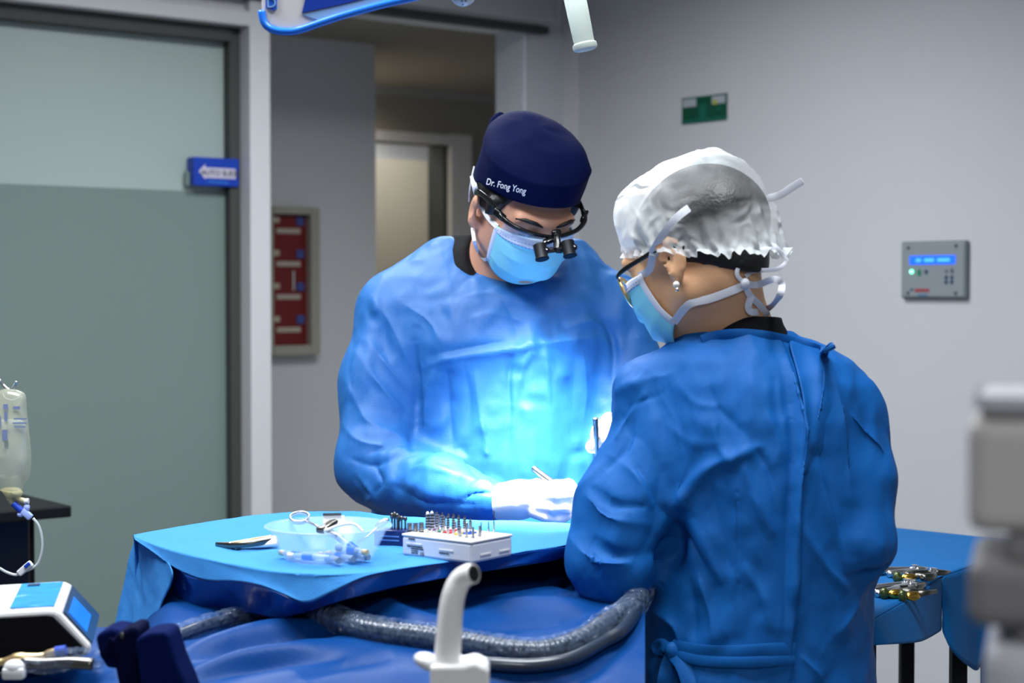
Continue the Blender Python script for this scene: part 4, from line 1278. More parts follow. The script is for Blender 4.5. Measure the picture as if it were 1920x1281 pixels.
# bouffant cap
class prof_bouf:
    nj = 40
    def __call__(s, j, th):
        fr = math.cos(th); sd = math.sin(th)
        zb = 0.022 + 0.056 * max(fr, 0) ** 1.2 - 0.058 * max(-fr, 0) ** 0.8
        if j < 4:        # ruffle below the elastic
            t = j / 4
            g = 0.99 + 0.05 * (1 - t)
            rip = (0.0030 * math.sin(31 * th + 2 * math.sin(5 * th)) + 0.0028 * math.sin(47 * th + 1) + 0.003 * math.sin(13 * th + 3)) * (1 - t)
            return ((0.084 + rip) * g * sd, (0.104 + rip) * g * fr * (1.0 if fr > 0 else 0.90) - 0.012, zb - 0.010 + 0.012 * t + rip * 0.6)
        t = (j - 4) / (s.nj - 4)
        a = t * math.pi / 2
        puff = 1.0 + 0.10 * math.sin(min(1, t * 2.2) * math.pi / 2) * (1 - t * 0.2)
        r = max(1e-3, math.cos(a) ** 0.60) * puff
        z = zb + (0.136 - zb) * math.sin(a) ** 0.90
        rip = (0.0035 * math.sin(31 * th) + 0.003 * math.sin(23 * th + 2)) * math.exp(-t * 9)
        return ((0.083 + rip) * r * sd, -0.012 + (0.104 + rip) * r * fr * (1.0 if fr > 0 else 0.90 + 0.17 * min(1, t / 0.4)) - 0.010 * t, z)
def bouf_disp(V):
    P = V * np.array((14, 14, 14.0))
    sw = np.stack([V[:, 0] * 26 + V[:, 2] * 6, V[:, 1] * 9 - V[:, 2] * 16, V[:, 2] * 14 + V[:, 1] * 12], 1)
    d = noise3(P * 0.75 + 9) * 0.018 + lin3(sw * 0.8 + 2) * 0.0075 + lin3(sw @ _ROT * 1.9 + 4) * 0.0050 + lin3(sw @ _ROT2 * 4.1 + 4) * 0.0022
    d = np.maximum(d, -0.0030) + 0.0005
    k = np.clip((V[:, 2] - 0.0 - 0.25 * V[:, 1]) / 0.05, 0.0, 1)
    n = V - np.array((0, -0.01, 0.03)); n /= np.linalg.norm(n, axis=1)[:, None]
    return V + n * (d * k)[:, None]
def cap_white():
    m = bpy.data.materials.new('cap_white'); m.use_nodes = True
    N, L = m.node_tree.nodes, m.node_tree.links
    out = N['Material Output']; b = N['Principled BSDF']
    b.inputs['Base Color'].default_value = (0.88, 0.92, 0.93, 1); b.inputs['Roughness'].default_value = 0.6
    tr = N.new('ShaderNodeBsdfTranslucent'); tr.inputs['Color'].default_value = (0.85, 0.90, 0.92, 1)
    tp_ = N.new('ShaderNodeBsdfTransparent')
    tcb = N.new('ShaderNodeTexCoord'); nb_ = N.new('ShaderNodeTexNoise'); nb_.inputs['Scale'].default_value = 34; nb_.inputs['Detail'].default_value = 3; nb_.noise_type = 'RIDGED_MULTIFRACTAL'; nb_.inputs['Distortion'].default_value = 0.8
    bm_ = N.new('ShaderNodeBump'); bm_.inputs['Distance'].default_value = 0.010; bm_.inputs['Strength'].default_value = 1.0
    L.new(tcb.outputs['Object'], nb_.inputs['Vector']); L.new(nb_.outputs['Fac'], bm_.inputs['Height']); L.new(bm_.outputs['Normal'], b.inputs['Normal']); L.new(bm_.outputs['Normal'], tr.inputs['Normal'])
    tc = N.new('ShaderNodeTexCoord'); nz = N.new('ShaderNodeTexNoise'); nz.inputs['Scale'].default_value = 9; nz.inputs['Detail'].default_value = 3
    L.new(tc.outputs['Object'], nz.inputs['Vector'])
    mr = N.new('ShaderNodeMapRange'); mr.inputs['From Min'].default_value = 0.35; mr.inputs['From Max'].default_value = 0.65; mr.inputs['To Min'].default_value = 0.14; mr.inputs['To Max'].default_value = 0.36
    L.new(nz.outputs['Fac'], mr.inputs['Value'])
    at_ = N.new('ShaderNodeAttribute'); at_.attribute_name = 'stretch'
    ad = N.new('ShaderNodeMath'); ad.operation = 'MULTIPLY_ADD'; ad.inputs[1].default_value = 0.62; ad.use_clamp = True
    L.new(at_.outputs['Fac'], ad.inputs[0]); L.new(mr.outputs['Result'], ad.inputs[2])
    a = N.new('ShaderNodeMixShader'); a.inputs[0].default_value = 0.35
    L.new(b.outputs[0], a.inputs[1]); L.new(tr.outputs[0], a.inputs[2])
    c = N.new('ShaderNodeMixShader')
    L.new(ad.outputs[0], c.inputs[0]); L.new(a.outputs[0], c.inputs[1]); L.new(tp_.outputs[0], c.inputs[2])
    L.new(c.outputs[0], out.inputs['Surface'])
    MATS['cap_white'] = m
cap_white()
bo = ring_shell('bouffant_cap', HN, prof_bouf(), 190, 'cap_white', nur, bouf_disp, 0.0004)
bo.modifiers.clear()
# the cloth is pulled thin over the bun at the back, gathered and layered at the front
_V = get_v(bo.data); _q = np.array([tuple(HN.inverted() @ Vector(v)) for v in _V.tolist()])
_st = np.clip((-_q[:, 1] - 0.005) / 0.05, 0, 1) * np.clip((_q[:, 2] + 0.02) / 0.05, 0, 1) * np.clip((0.135 - _q[:, 2]) / 0.03, 0, 1)
bo.data.attributes.new('stretch', 'FLOAT', 'POINT').data.foreach_set('value', _st.astype(np.float32))
bo['label'] = 'crinkled white translucent bouffant cap'
bo_bvh = bvh_of(bo.data)
# mask and its ties
nm, npt = mask_shell(HN, nur, 'mask_blue', 'strap_white')
tp = HN @ npt(-1.0, 0.02); bp = HN @ npt(-1.0, 0.98)
band('tie', [tp] + skin_pts([nur_bvh], [(1218, 505)], 0.004) + skin_pts([bo_bvh], [(1226, 470), (1240, 445), (1258, 420)], 0.002) + skin_pts([bo_bvh], [(1276, 402)], -0.001) + skin_pts([bo_bvh], [(1292, 390)], -0.006), 0.0048, 'strap_white', nm)
band('tie', [at(1440, 372, 2.14), at(1462, 366, 2.12), at(1484, 352, 2.11), at(1505, 339, 2.10)], 0.0048, 'strap_white', nm)
low = [bp] + skin_pts([nur_bvh], [(1292, 571), (1332, 560), (1370, 546)], 0.003) + skin_pts([nur_bvh], [(1394, 536)], 0.003, 2.06)
band('tie', low, 0.0050, 'strap_white', nm)
kn = skin_pts([nur_bvh], [(1397, 532)], 0.006, 2.05)[0]
MB().ball(kn, (.006, .006, .007)).build('knot', MATS['strap_white'], nm, sm=True)
K = lambda *a: [kn] + skin_pts([nur_bvh], [(p[0], p[1], p[2] - 0.02) for p in a], 0.006)
band('tie_loop', K((1382, 515, 2.08), (1390, 495, 2.075), (1420, 478, 2.07), (1448, 460, 2.07), (1470, 482, 2.07), (1474, 492, 2.07), (1455, 505, 2.07), (1415, 508, 2.075), (1398, 518, 2.08)), 0.0026, 'strap_white', nm)
band('tie_loop', K((1420, 534, 2.07), (1450, 524, 2.065), (1466, 532, 2.065), (1460, 558, 2.065), (1440, 578, 2.07), (1415, 586, 2.075), (1403, 578, 2.075), (1408, 555, 2.08)), 0.0042, 'strap_white', nm)
band('tie', K((1405, 552, 2.075), (1424, 572, 2.065), (1440, 592, 2.06)), 0.0040, 'strap_white', nm)
# glasses
ngl = bpy.data.objects.new('glasses', None); COL.objects.link(ngl); ngl.parent = nur
ngl['label'] = 'pale-rimmed glasses with black temples'
N3 = lambda pts: [HN @ Vector(p) for p in pts]
for q in (-1, 1):
    rim = []
    for i in range(25):
        a = 2 * math.pi * i / 24
        cx = q * 0.036
        rx = 0.026; rz = 0.021
        x = cx + rx * math.copysign(abs(math.cos(a)) ** 0.8, math.cos(a)); z = 0.020 + rz * math.copysign(abs(math.sin(a)) ** 0.8, math.sin(a))
        rim.append(HN @ Vector((x, 0.121 - 0.22 * abs(x) ** 1.35 * 5, z)))
    MB().tube(rim, 0.0026, 8, False).build('rim', MATS['gold_pale'], ngl, sm=True)
    V = [HN @ Vector((q * 0.036, 0.121 - 0.22 * 0.036 ** 1.35 * 5, 0.020))] + rim[:-1]
    Fq = [(0, i + 1, (i + 1) % 24 + 1) for i in range(24)]
    link('lens', mesh_np('lens', V, Fq), MATS['lens'], ngl)
    MB().tube(catmull(N3([(q * .063, .094, .032), (q * .073, .088, .033), (q * .079, .070, .033), (q * .083, .03, .028), (q * .085, -.012, .022), (q * .082, -.035, .004)]), 6), 1, 8, True, flat=(.0032, .0013), up=HN.to_3x3() @ Vector((0, 0, 1))).build('temple', MATS['black_gloss'], ngl, sm=True)
MB().tube(catmull(N3([(-.011, .118, .026), (0, .121, .030), (.011, .118, .026)]), 5), .0017, 8).build('bridge', MATS['gold_pale'], ngl, sm=True)
mat('pearl', (0.85, 0.83, 0.78), 0.2, spec=0.7, coat=0.5)
er = HN @ Vector((-0.0855, -0.003, -0.031))
e = MB().ball(er, .0042).build('earring', MATS['pearl'], nur, sm=True)
MB().ball(er + Vector((0.001, -0.002, -0.006)), .0026).build('drop', MATS['steel'], e, sm=True)
# ------------------------------------------------------------------ instrument tray on its stand
TZ = 1.078
def dense(pts, n=10):
    q = catmull([Vector((p[0], p[1], 0)) for p in pts], n)
    return [(v.x, v.y) for v in q]
def resample(pts, n):
    P = np.array(pts, float); d = np.r_[0, np.cumsum(np.linalg.norm(np.diff(P, axis=0), axis=1))]
    t = np.linspace(0, d[-1], n)
    return np.stack([np.interp(t, d, P[:, i]) for i in range(P.shape[1])], 1)
def loft(name, curves, matname, parent=None, sub=0, thick=0.0, sm=True):
    n = len(curves[0]); V = [p for c in curves for p in c]; Fq = []
    for j in range(len(curves) - 1):
        for i in range(n - 1):
            Fq.append((j * n + i, j * n + i + 1, (j + 1) * n + i + 1, (j + 1) * n + i))
    me = mesh_np(name, V, Fq, sm)
    if sub: me = subdivide(me, sub)
    o = link(name, me, MATS[matname], parent)
    if thick:
        m = o.modifiers.new('thick', 'SOLIDIFY'); m.thickness = thick
    return o

NT = 60
far = resample([tuple(on_z(x, y, TZ)) for x, y in dense([(250, 1004), (330, 988), (400, 976), (480, 965), (560, 958), (620, 956), (680, 957), (720, 964), (800, 970), (900, 974), (1000, 978), (1100, 984)])], NT)
mid = resample([tuple(on_z(x, y, TZ)) for x, y in dense([(251, 1006), (290, 1022), (345, 1038), (420, 1055), (500, 1068), (580, 1077), (650, 1078), (720, 1070), (800, 1058), (900, 1044), (1000, 1030), (1100, 1015)])], NT)
epx = resample(dense([(252, 1012), (285, 1034), (330, 1066), (385, 1088), (440, 1090), (490, 1098), (535, 1115), (575, 1131), (620, 1112), (680, 1083), (740, 1070), (800, 1061), (900, 1047), (1000, 1033), (1100, 1018)]), NT)
edge_c = np.array([tuple(at(epx[i, 0], epx[i, 1], np.interp(epx[i, 0], mid[:, 0] / mid[:, 1] * F + 960, mid[:, 1]) - 0.006)) for i in range(NT)])
tray = thing('tray_cover', 'light blue paper drape spread over the instrument tray', 'drape')
cur = [far + (np.array((0, 0.012, -0.09))), far + np.array((0, 0.010, -0.012)), far]
for k in range(1, 13):
    s = k / 12
    c = far * (1 - s) + mid * s
    c[:, 2] += 0.0012 * np.sin(np.arange(NT) * 0.7 + k) * math.sin(math.pi * s)
    cur.append(c)
for k in range(1, 6):
    s = k / 5
    c = mid * (1 - s) + edge_c * s
    c[:, 2] = mid[:, 2] * (1 - s ** 1.5) + edge_c[:, 2] * s ** 1.5
    cur.append(c)
top_o = loft('top_sheet', cur, 'tray_cloth', tray, 2, 0.0012)
crumple(top_o.data, 0.0011, 16, 4.1)
# left end panel
lf = [[at(250, 1004, 2.26), at(262, 1011, 2.235), at(285, 1030, 2.17), at(330, 1064, 2.06)],
      [at(243, 1040, 2.262), at(262, 1052, 2.232), at(283, 1068, 2.165), at(322, 1092, 2.07)],
      [at(230, 1100, 2.262), at(256, 1106, 2.226), at(276, 1112, 2.165), at(306, 1122, 2.09)],
      [at(214, 1172, 2.262), at(244, 1176, 2.22), at(262, 1180, 2.165), at(285, 1185, 2.10)],
      [at(206, 1215, 2.262), at(236, 1216, 2.22), at(255, 1218, 2.165), at(275, 1222, 2.10)]]
crumple(loft('end_panel', lf, 'tray_cloth', tray, 4, 0.0012).data, 0.0045, 14, 2.2)
# glossy film hanging from the front edge
spx = resample(dense([(282, 1190), (330, 1192), (380, 1178), (420, 1150), (470, 1150), (520, 1162), (560, 1152), (620, 1132), (700, 1110), (780, 1094), (880, 1076), (980, 1058), (1100, 1034)]), NT)
cur = []
for k in range(9):
    s = k / 8
    row = []
    for i in range(NT):
        yy = epx[i, 1] + (spx[i, 1] - epx[i, 1]) * s; xx = epx[i, 0] + (spx[i, 0] - epx[i, 0]) * s
        if i < 8: xx += (8 - i) * 4 * (1 - s)
        Yb = edge_c[i, 1] + 0.014 * s + 0.010 * math.sin(i * 0.55 + 2.0 * s) * s + 0.003
        row.append(at(xx, yy - (0.8 if k == 0 else 0), Yb))
    cur.append(row)
crumple(loft('front_film', cur, 'tray_film', tray, 1, 0.001).data, 0.0035, 14, 6.2)
st = thing('tray_stand', 'steel tray stand hidden under the blue instrument drape', 'tray stand')
ctr = far.mean(0) * 0.5 + mid.mean(0) * 0.5
poly = [Vector(p) for p in far[4:-1:5]] + [Vector(p) for p in mid[-2:4:-5]]
cpt = sum(poly, Vector()) / len(poly)
MB().prism([cpt + (p - cpt) * 0.94 - Vector((0, 0, 0.022)) for p in poly], Vector((0, 0, 0.016))).build('tray', MATS['steel'], st)
MB().cone((cpt.x, 2.495, TZ - 0.023), (cpt.x, 2.495, 0.05), 0.014, 0.016, 20).build('pole', MATS['steel'], st, sm='auto')
MB().box((cpt.x, 2.495, 0.035), (0.42, 0.05, 0.03), None, 0.008).box((cpt.x, 2.495, 0.035), (0.05, 0.16, 0.03), None, 0.008).build('base', MATS['steel'], st)

# ------------------------------------------------------------------ the patient under sheets on the dental chair
xs = np.linspace(-120, 1212, 170)
rowsY = [(1030, 2.42), (1045, 2.34), (1062, 2.26), (1085, 2.18), (1110, 2.10), (1140, 2.02), (1170, 1.95), (1200, 1.895), (1230, 1.85), (1260, 1.815), (1290, 1.79), (1330, 1.77), (1400, 1.755), (1520, 1.745), (1750, 1.74), (2100, 1.735)]
_ra = np.array(rowsY); _pp = np.r_[np.linspace(1030, 1330, 46), 1360, 1400, 1460, 1520, 1640, 1750, 1920, 2100]
rowsY = [(float(a), float(np.interp(a, _ra[:, 0], _ra[:, 1]))) for a in _pp]
cur = []
for py, Y in rowsY[:1]:
    cur.append([at(x, py, Y) + Vector((0, 0.05, -0.10)) for x in xs])
def dip(x, py):      # the sheet lies lower under the left end, bulges over the body in the middle
    w_ = min(1, max(0, (330 - x) / 130)); w_ = w_ * w_ * (3 - 2 * w_)
    return w_ * max(0, 1250 - py) * 0.90 + 30 * math.exp(-((x - 470) / 260) ** 2) * math.exp(-((py - 1060) / 70) ** 2)
for py, Y in rowsY:
    cur.append([at(x, py + dip(x, py), Y) for x in xs])
pd = thing('patient_drape', 'dark blue surgical sheet covering the patient below the tray', 'drape')
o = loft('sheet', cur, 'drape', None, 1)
me = o.data; o.parent = pd
bv = bvh_of(me)
folds(me, bv, [
    ([(330, 1196), (400, 1172), (480, 1152), (560, 1148)], 0.0256, 0.014), ([(340, 1222), (420, 1198), (520, 1176), (620, 1170)], -0.0160, 0.010), ([(345, 1240), (450, 1206), (560, 1184), (640, 1186)], 0.0224, 0.014),
    ([(350, 1262), (470, 1226), (600, 1206)], -0.0160, 0.010), ([(355, 1282), (480, 1240), (560, 1226), (660, 1222)], 0.0224, 0.016), ([(560, 1270), (640, 1240), (740, 1232)], 0.0128, 0.016),
    ([(900, 1120), (960, 1100), (1030, 1086), (1080, 1080)], 0.0160, 0.014), ([(880, 1150), (960, 1140), (1040, 1140), (1110, 1150)], -0.0160, 0.014), ([(1000, 1070), (1040, 1085), (1090, 1110)], 0.0128, 0.010),
    ([(860, 1180), (960, 1172), (1060, 1160), (1130, 1140)], 0.0128, 0.012), ([(1010, 1278), (1100, 1250), (1180, 1190)], 0.0160, 0.016), ([(700, 1150), (780, 1170), (880, 1180)], -0.0192, 0.016),
    ([(600, 1160), (700, 1155), (800, 1150)], -0.0160, 0.02), ([(0, 1262), (80, 1254), (150, 1262), (210, 1250)], 0.0096, 0.010), ([(40, 1278), (120, 1272), (220, 1268)], 0.0096, 0.008),
    ([(900, 1275), (1000, 1268), (1100, 1274)], 0.0096, 0.010), ([(930, 1060), (990, 1050), (1050, 1052)], 0.0128, 0.010),
])
_Q = np.array([tuple(p.vertices) for p in me.polygons]); _Vs = get_v(me).astype(np.float64)
for _ in range(4): _Vs = laplace(_Vs, _Q, 0.5)
set_v(me, _Vs)
crumple(me, 0.0045, 7, 1.3, (0.7, 1, 1))
ch = thing('dental_chair', 'dental chair hidden beneath the blue sheet', 'dental chair')
MB().box((-0.36, 2.06, 0.82), (0.90, 0.34, 0.12), None, 0.04).build('cushion', MATS['black_matte'], ch)
MB().box((-0.36, 2.06, 0.45), (0.22, 0.22, 0.62), None, 0.02).build('column', MATS['plastic_white'], ch)
MB().box((-0.36, 2.06, 0.08), (0.6, 0.40, 0.14), None, 0.03).build('base', MATS['plastic_white'], ch)
dr_bvh = bvh_of(me)

# hoses lying on the sheet
mat('hose_grey', (0.020, 0.030, 0.050), 0.32, spec=0.6, var=0.1, coat=0.3)
mat('film_clear', (0.30, 0.50, 0.80), 0.10, spec=0.9, alpha=0.30, wrinkle=0.012, wscale=70)
mat('film_shine', (0.25, 0.35, 0.55), 0.08, spec=1.0, alpha=0.16, wrinkle=0.012, wscale=90)
def lie(pts, lift, tail=()):
    out = []
    for p in pts:
        h = hit(dr_bvh, p[0], p[1])
        out.append((h if h is not None else at(p[0], p[1], 1.9)) + Vector((0, -lift * 0.75, lift * 0.65)))
    return catmull(out + [at(*q) for q in tail], 14)
hp = [(590, 1150), (650, 1178), (720, 1194), (800, 1204), (880, 1217), (960, 1230), (1030, 1230), (1095, 1208), (1140, 1178)]
ho = thing('suction_hose', 'thick grey ribbed hose in a clear sleeve curving across the sheet', 'hose')
path = lie(hp, 0.012, [(1168, 1154, 1.962), (1188, 1134, 2.01), (1202, 1110, 2.06)])
L = resample([tuple(p) for p in path], 260)
rad = [0.0122 + 0.0011 * math.sin(i * 2 * math.pi / 2.6) for i in range(260)]
MB().tube(L, rad, 16).build('ribbed_tube', MATS['hose_grey'], ho, sm=True)
# crinkled clear sleeve
sl = MB().tube(resample([tuple(p) for p in path], 200), [0.0150 + 0.0028 * random.random() for _ in range(200)], 18, False).build('clear_sleeve', MATS['film_shine'], ho, sm=False)
h2 = thing('thin_hose', 'thinner smooth grey hose just below the ribbed hose', 'hose')
MB().tube(resample([tuple(p) for p in lie([(860, 1248), (930, 1254), (1000, 1256), (1070, 1244), (1130, 1212)], 0.010, [(1164, 1184, 1.905), (1187, 1156, 1.955), (1203, 1120, 2.05)])], 120), 0.0078, 14).build('tube', MATS['hose_grey'], h2, sm=True)
h3 = thing('sleeved_cable', 'cable in a shiny clear sleeve emerging under the tray drape left of the fold', 'cable')
MB().tube(resample([tuple(p) for p in lie([(300, 1212), (352, 1190), (400, 1174), (450, 1162), (520, 1152), (580, 1150)], 0.008)], 80), 0.0062, 12).build('cable', MATS['hose_grey'], h3, sm=True)
MB().tube(resample([tuple(p) for p in lie([(300, 1212), (352, 1190), (400, 1174), (450, 1162), (520, 1152), (580, 1150)], 0.009)], 90), [0.0095 + 0.003 * random.random() for _ in range(90)], 14, False).build('clear_sleeve', MATS['film_shine'], h3)

# ------------------------------------------------------------------ things on the tray
mat('basin_plastic', (0.55, 0.74, 0.98), 0.18, spec=0.6, alpha=0.22)
mat('glass_vial', (0.55, 0.72, 0.92), 0.06, spec=0.9, alpha=0.42)
mat('vial_band', (0.02, 0.12, 0.55), 0.35)
mat('vial_cap', (0.75, 0.62, 0.40), 0.35, metal=0.4)
mat('vial_bung', (0.03, 0.07, 0.12), 0.5)
BC = at(616, 990, 2.02); BC.z = TZ + 0.001
ba = thing('basin', 'shallow clear plastic bowl of vials and a syringe on the tray', 'bowl')
ba.location = BC
R = 0.0725
MB().lathe([(0.0, 0.001), (0.050, 0.001), (0.054, 0.004), (R - 0.002, 0.037), (R + 0.003, 0.039), (R + 0.0035, 0.0405), (R + 0.002, 0.0415), (R - 0.003, 0.040), (0.0525, 0.006), (0.049, 0.003), (0.0, 0.003)], 56).build('bowl', MATS['basin_plastic'], ba, sm=True)
rim = MB()
for k in range(1): rim.tube([(math.cos(a) * (R + 0.003), math.sin(a) * (R + 0.003), 0.0405) for a in np.linspace(0, 2 * math.pi, 61)], 0.0013, 8, False)
rim.build('rim', MATS['basin_plastic'], ba, sm=True)
# anaesthetic cartridges lying in the bowl
def vial(p, ang, tilt, label):
    t = thing('glass_cartridge', label, 'cartridge', 'glass cartridges in the bowl')
    t.location = p
    t.rotation_euler = (0, tilt, ang)
    X = Matrix.Rotation(math.radians(90), 4, 'Y')
    MB().lathe([(0.0039, -0.026), (0.0041, -0.025), (0.0041, 0.018), (0.003, 0.022), (0.003, 0.0245)], 18, X, False).build('glass', MATS['glass_vial'], t, sm='auto')
    MB().lathe([(0.0036, 0.0225), (0.0036, 0.030), (0.0022, 0.0305)], 18, X).build('crimp_cap', MATS['vial_cap'], t, sm='auto')
    MB().lathe([(0.0036, -0.0255), (0.0036, -0.020)], 18, X).build('stopper', MATS['vial_bung'], t, sm='auto')
    MB().lathe([(0.00425, -0.004), (0.00425, 0.010)], 18, X, True).build('printed_band', MATS['vial_band'], t, sm='auto')
    return t
zb = TZ + 0.0085
vs = [((-0.034, -0.014, 0), 2.5, 0, 'cartridge at the left side of the clear bowl with its cap to the left'), ((-0.018, -0.030, 0.0), 2.75, 0, 'cartridge at the front left of the clear bowl'),
      ((0.018, -0.026, 0), -0.9 + math.pi, 0, 'front middle cartridge in the clear bowl with its stopper forward'), ((0.032, -0.016, 0), -0.75 + math.pi, 0, 'cartridge at the right of the clear bowl beside the syringe tip'),
      ((0.006, -0.036, 0.0), -1.05 + math.pi, 0, 'cartridge nearest the front wall of the clear bowl'), ((0.030, -0.034, 0.009), -0.8, 0.0, 'cartridge lying across the others at the bowl front')]
for (x, y, z), a, tl, lb in vs:
    vial((BC.x + x, BC.y + y, zb + z), a, tl, lb)
# dental syringe: thumb ring, rod, finger wings, barrel
sy = thing('dental_syringe', 'steel ring-handled dental syringe resting across the clear bowl', 'syringe')
P0 = at(562, 971, 2.07); P1 = at(606, 992, 2.035); P2 = at(640, 1010, 2.01); P3 = at(684, 1046, 1.985)
ax = (P2 - P0).normalized()
rg = []
for a in np.linspace(0, 2 * math.pi, 41):
    rg.append(P0 + Vector((math.cos(a) * 0.0115, math.sin(a) * 0.0115 * 0.95, math.sin(a) * 0.0045)))
MB().tube(rg, 1, 8, False, flat=(0.0032, 0.0013), up=(0, 0, 1)).build('thumb_ring', MATS['steel'], sy, sm=True)
MB().tube([P0 + ax * 0.011, P1 + (P2 - P1) * 0.3], 0.0016, 10).build('plunger_rod', MATS['steel'], sy, sm=True)
wd = Vector((0.75, 0.55, 0.20)).normalized()
MB().tube(catmull([P1 - wd * 0.006 - ax * 0.004, P1 + ax * 0.002, P1 + wd * 0.012 + Vector((0, 0, .002)), P1 + wd * 0.022 + Vector((0, 0, 0.004))], 6), [0.004 + 0.002 * math.sin(math.pi * i / 18) for i in range(19)], 12).build('finger_grip', MATS['steel_dark'], sy, sm=True)
MB().tube([P1 - ax * 0.002, P2], 0.0042, 14).build('collar', MATS['steel'], sy, sm='auto')
MB().tube([P2 - ax * 0.004, P3], 0.0050, 16).build('barrel', MATS['glass_vial'], sy, sm='auto')
MB().tube([P2 + (P3 - P2) * 0.35, P2 + (P3 - P2) * 0.62], 0.0053, 16).build('printed_band', MATS['vial_band'], sy, sm='auto')
MB().tube([P2 + (P3 - P2) * 0.62, P2 + (P3 - P2) * 0.74], 0.0048, 14).build('ferrule', MATS['steel'], sy, sm='auto')
# retractor with a bright curved blade, forceps half hidden
rt = thing('cheek_retractor', 'shiny curved steel retractor lying left of the bowl', 'retractor')
def trough(pts, w0, name, matname, parent, arc=1.1, lift=0.0):
    cur = []
    P = catmull(pts, 6)
    for i, p in enumerate(P):
        t = (P[min(i + 1, len(P) - 1)] - P[max(i - 1, 0)]).normalized()
        sd = t.cross(Vector((0, 0, 1))).normalized(); up2 = sd.cross(t)
        wv = w0[0] + (w0[1] - w0[0]) * i / (len(P) - 1)
        cur.append([p + sd * (math.sin(a) * wv) + up2 * (math.cos(a) * wv) for a in np.linspace(-arc, arc, 11)])
    return loft(name, cur, matname, parent, 0, 0.0014)
trough([on_z(516, 1024, TZ + 0.002), on_z(480, 1027, TZ + .002), on_z(445, 1029, TZ + 0.001)], (0.0135, 0.0075), 'blade', 'steel_bright', rt, 1.45)
MB().tube(catmull([on_z(447, 1027, TZ + .004), on_z(430, 1024, TZ + .003), on_z(418, 1022, TZ + .002)], 4), [.004] * 4 + [.003] * 3 + [.002] * 2, 10).build('tip', MATS['steel_dark'], rt, sm=True)
fo = thing('forceps', 'dark steel forceps lying along the retractor at the tray left', 'forceps')
for k, (dx, dy) in enumerate(((0, 0), (4, 5))):
    MB().tube(catmull([on_z(512 + dx, 1008 + dy, TZ + .010), on_z(470 + dx, 1015 + dy, TZ + .009), on_z(435, 1021 + dy * .5, TZ + .006), on_z(406, 1022, TZ + .003)], 6), 1, 10, True, flat=(0.0036, 0.0018), up=(0, 0, 1)).build('arm', MATS['steel_dark'] if k else MATS['gold_pale'], fo, sm=True)
MB().ball(on_z(432, 1021, TZ + .006), (.004, .004, .003)).build('joint', MATS['steel'], fo, sm=True)
ms = thing('steel_spatula', 'small leaf-shaped steel spatula tip behind the bowl rim', 'spatula')
MB().ball(at(716, 981, 2.12), (0.0105, 0.004, 0.0042), Matrix.Rotation(math.radians(-30), 3, 'Y')).build('tip', MATS['steel'], ms, sm=True)
MB().tube([at(712, 984, 2.12), at(690, 1006, 2.115), at(670, 1018, 2.11)], 0.0016, 8).build('handle', MATS['steel'], ms, sm=True)
cr = thing('wire_retractor', 'bent silver wire lying in the clear bowl', 'wire')
MB().tube(catmull([BC + Vector((-0.005, 0.0, 0.034)), BC + Vector((0.012, 0.004, 0.040)), BC + Vector((0.030, 0.002, 0.042)), BC + Vector((0.042, -0.006, 0.034))], 6), 0.0018, 8).build('wire', MATS['plastic_white'], cr, sm=True)
cd = thing('paper_strip', 'white paper card standing in the bowl behind the syringe', 'card')
MB().box((0, 0, 0), (0.026, 0.001, 0.013), Matrix.Translation(BC + Vector((0.004, 0.022, 0.043))) @ Matrix.Rotation(0.15, 4, 'Z') @ Matrix.Rotation(-0.3, 4, 'X')).build('card', MATS['plastic_white'], cd)
MB().box((0, 0, 0), (0.022, 0.0016, 0.003), Matrix.Translation(BC + Vector((0.002, 0.022, 0.051))) @ Matrix.Rotation(0.15, 4, 'Z')).build('fold', MATS['steel_dark'], cd)

# drill box
mat('box_white', (0.66, 0.68, 0.74), 0.4, spec=0.4, var=0.02)
mat('box_lid', (0.74, 0.72, 0.70), 0.45, spec=0.4, var=0.02)
mat('navy_box', (0.004, 0.018, 0.11), 0.35, spec=0.5, var=0.05)
mat('print_pale', (0.10, 0.22, 0.50), 0.5)
mat('print_black', (0.02, 0.02, 0.03), 0.6)
A0 = Vector((-0.1335, 2.052, 0)); A1 = Vector((-0.0475, 1.985, 0))
ex = (A1 - A0).normalized(); ey = Vector((-ex.y, ex.x, 0)); BL, BW, BH = (A1 - A0).length, 0.078, 0.0275
MBX = frame(Vector((A0.x, A0.y, TZ)), ex, ey, Vector((0, 0, 1)))
bx = thing('drill_box', 'white drill organiser box with printed labels on the tray', 'drill box')
MB().box((BL / 2, BW / 2, BH / 2 - 0.001), (BL, BW, BH - 0.004), MBX, 0.003).build('base', MATS['box_white'], bx)
MB().box((BL / 2, BW / 2, BH - 0.0015), (BL + 0.001, BW + 0.001, 0.003), MBX, 0.0012).build('deck', MATS['box_lid'], bx)
for (x, z, w_, h_) in ((0.020, 0.0165, 0.024, 0.0016), (0.070, 0.0135, 0.022, 0.0016)):
    MB().box((x, -0.0005, z), (w_, 0.001, h_), MBX).build('label_ridge', MATS['box_lid'], bx)
for (y, z, w_) in ((0.026, 0.0095, 0.020), (0.062, 0.0095, 0.020)):
    MB().box((BL + 0.0005, y, z), (0.001, w_, 0.0018), MBX).build('label_ridge', MATS['box_lid'], bx)
MB().box((0.016, -0.0005, 0.0222), (0.010, 0.001, 0.0012), MBX).build('slot', MATS['print_black'], bx)
FT = lambda x, z: MBX @ frame(Vector((x, -0.0006, z)), Vector((1, 0, 0)), Vector((0, 0, 1)), Vector((0, -1, 0)))
text_obj('lettering', 'Unique Device Identification', 0.0022, FT(0.0085, 0.0133), 'print_black', bx, 0.0002, 1.0, True, 'LEFT')
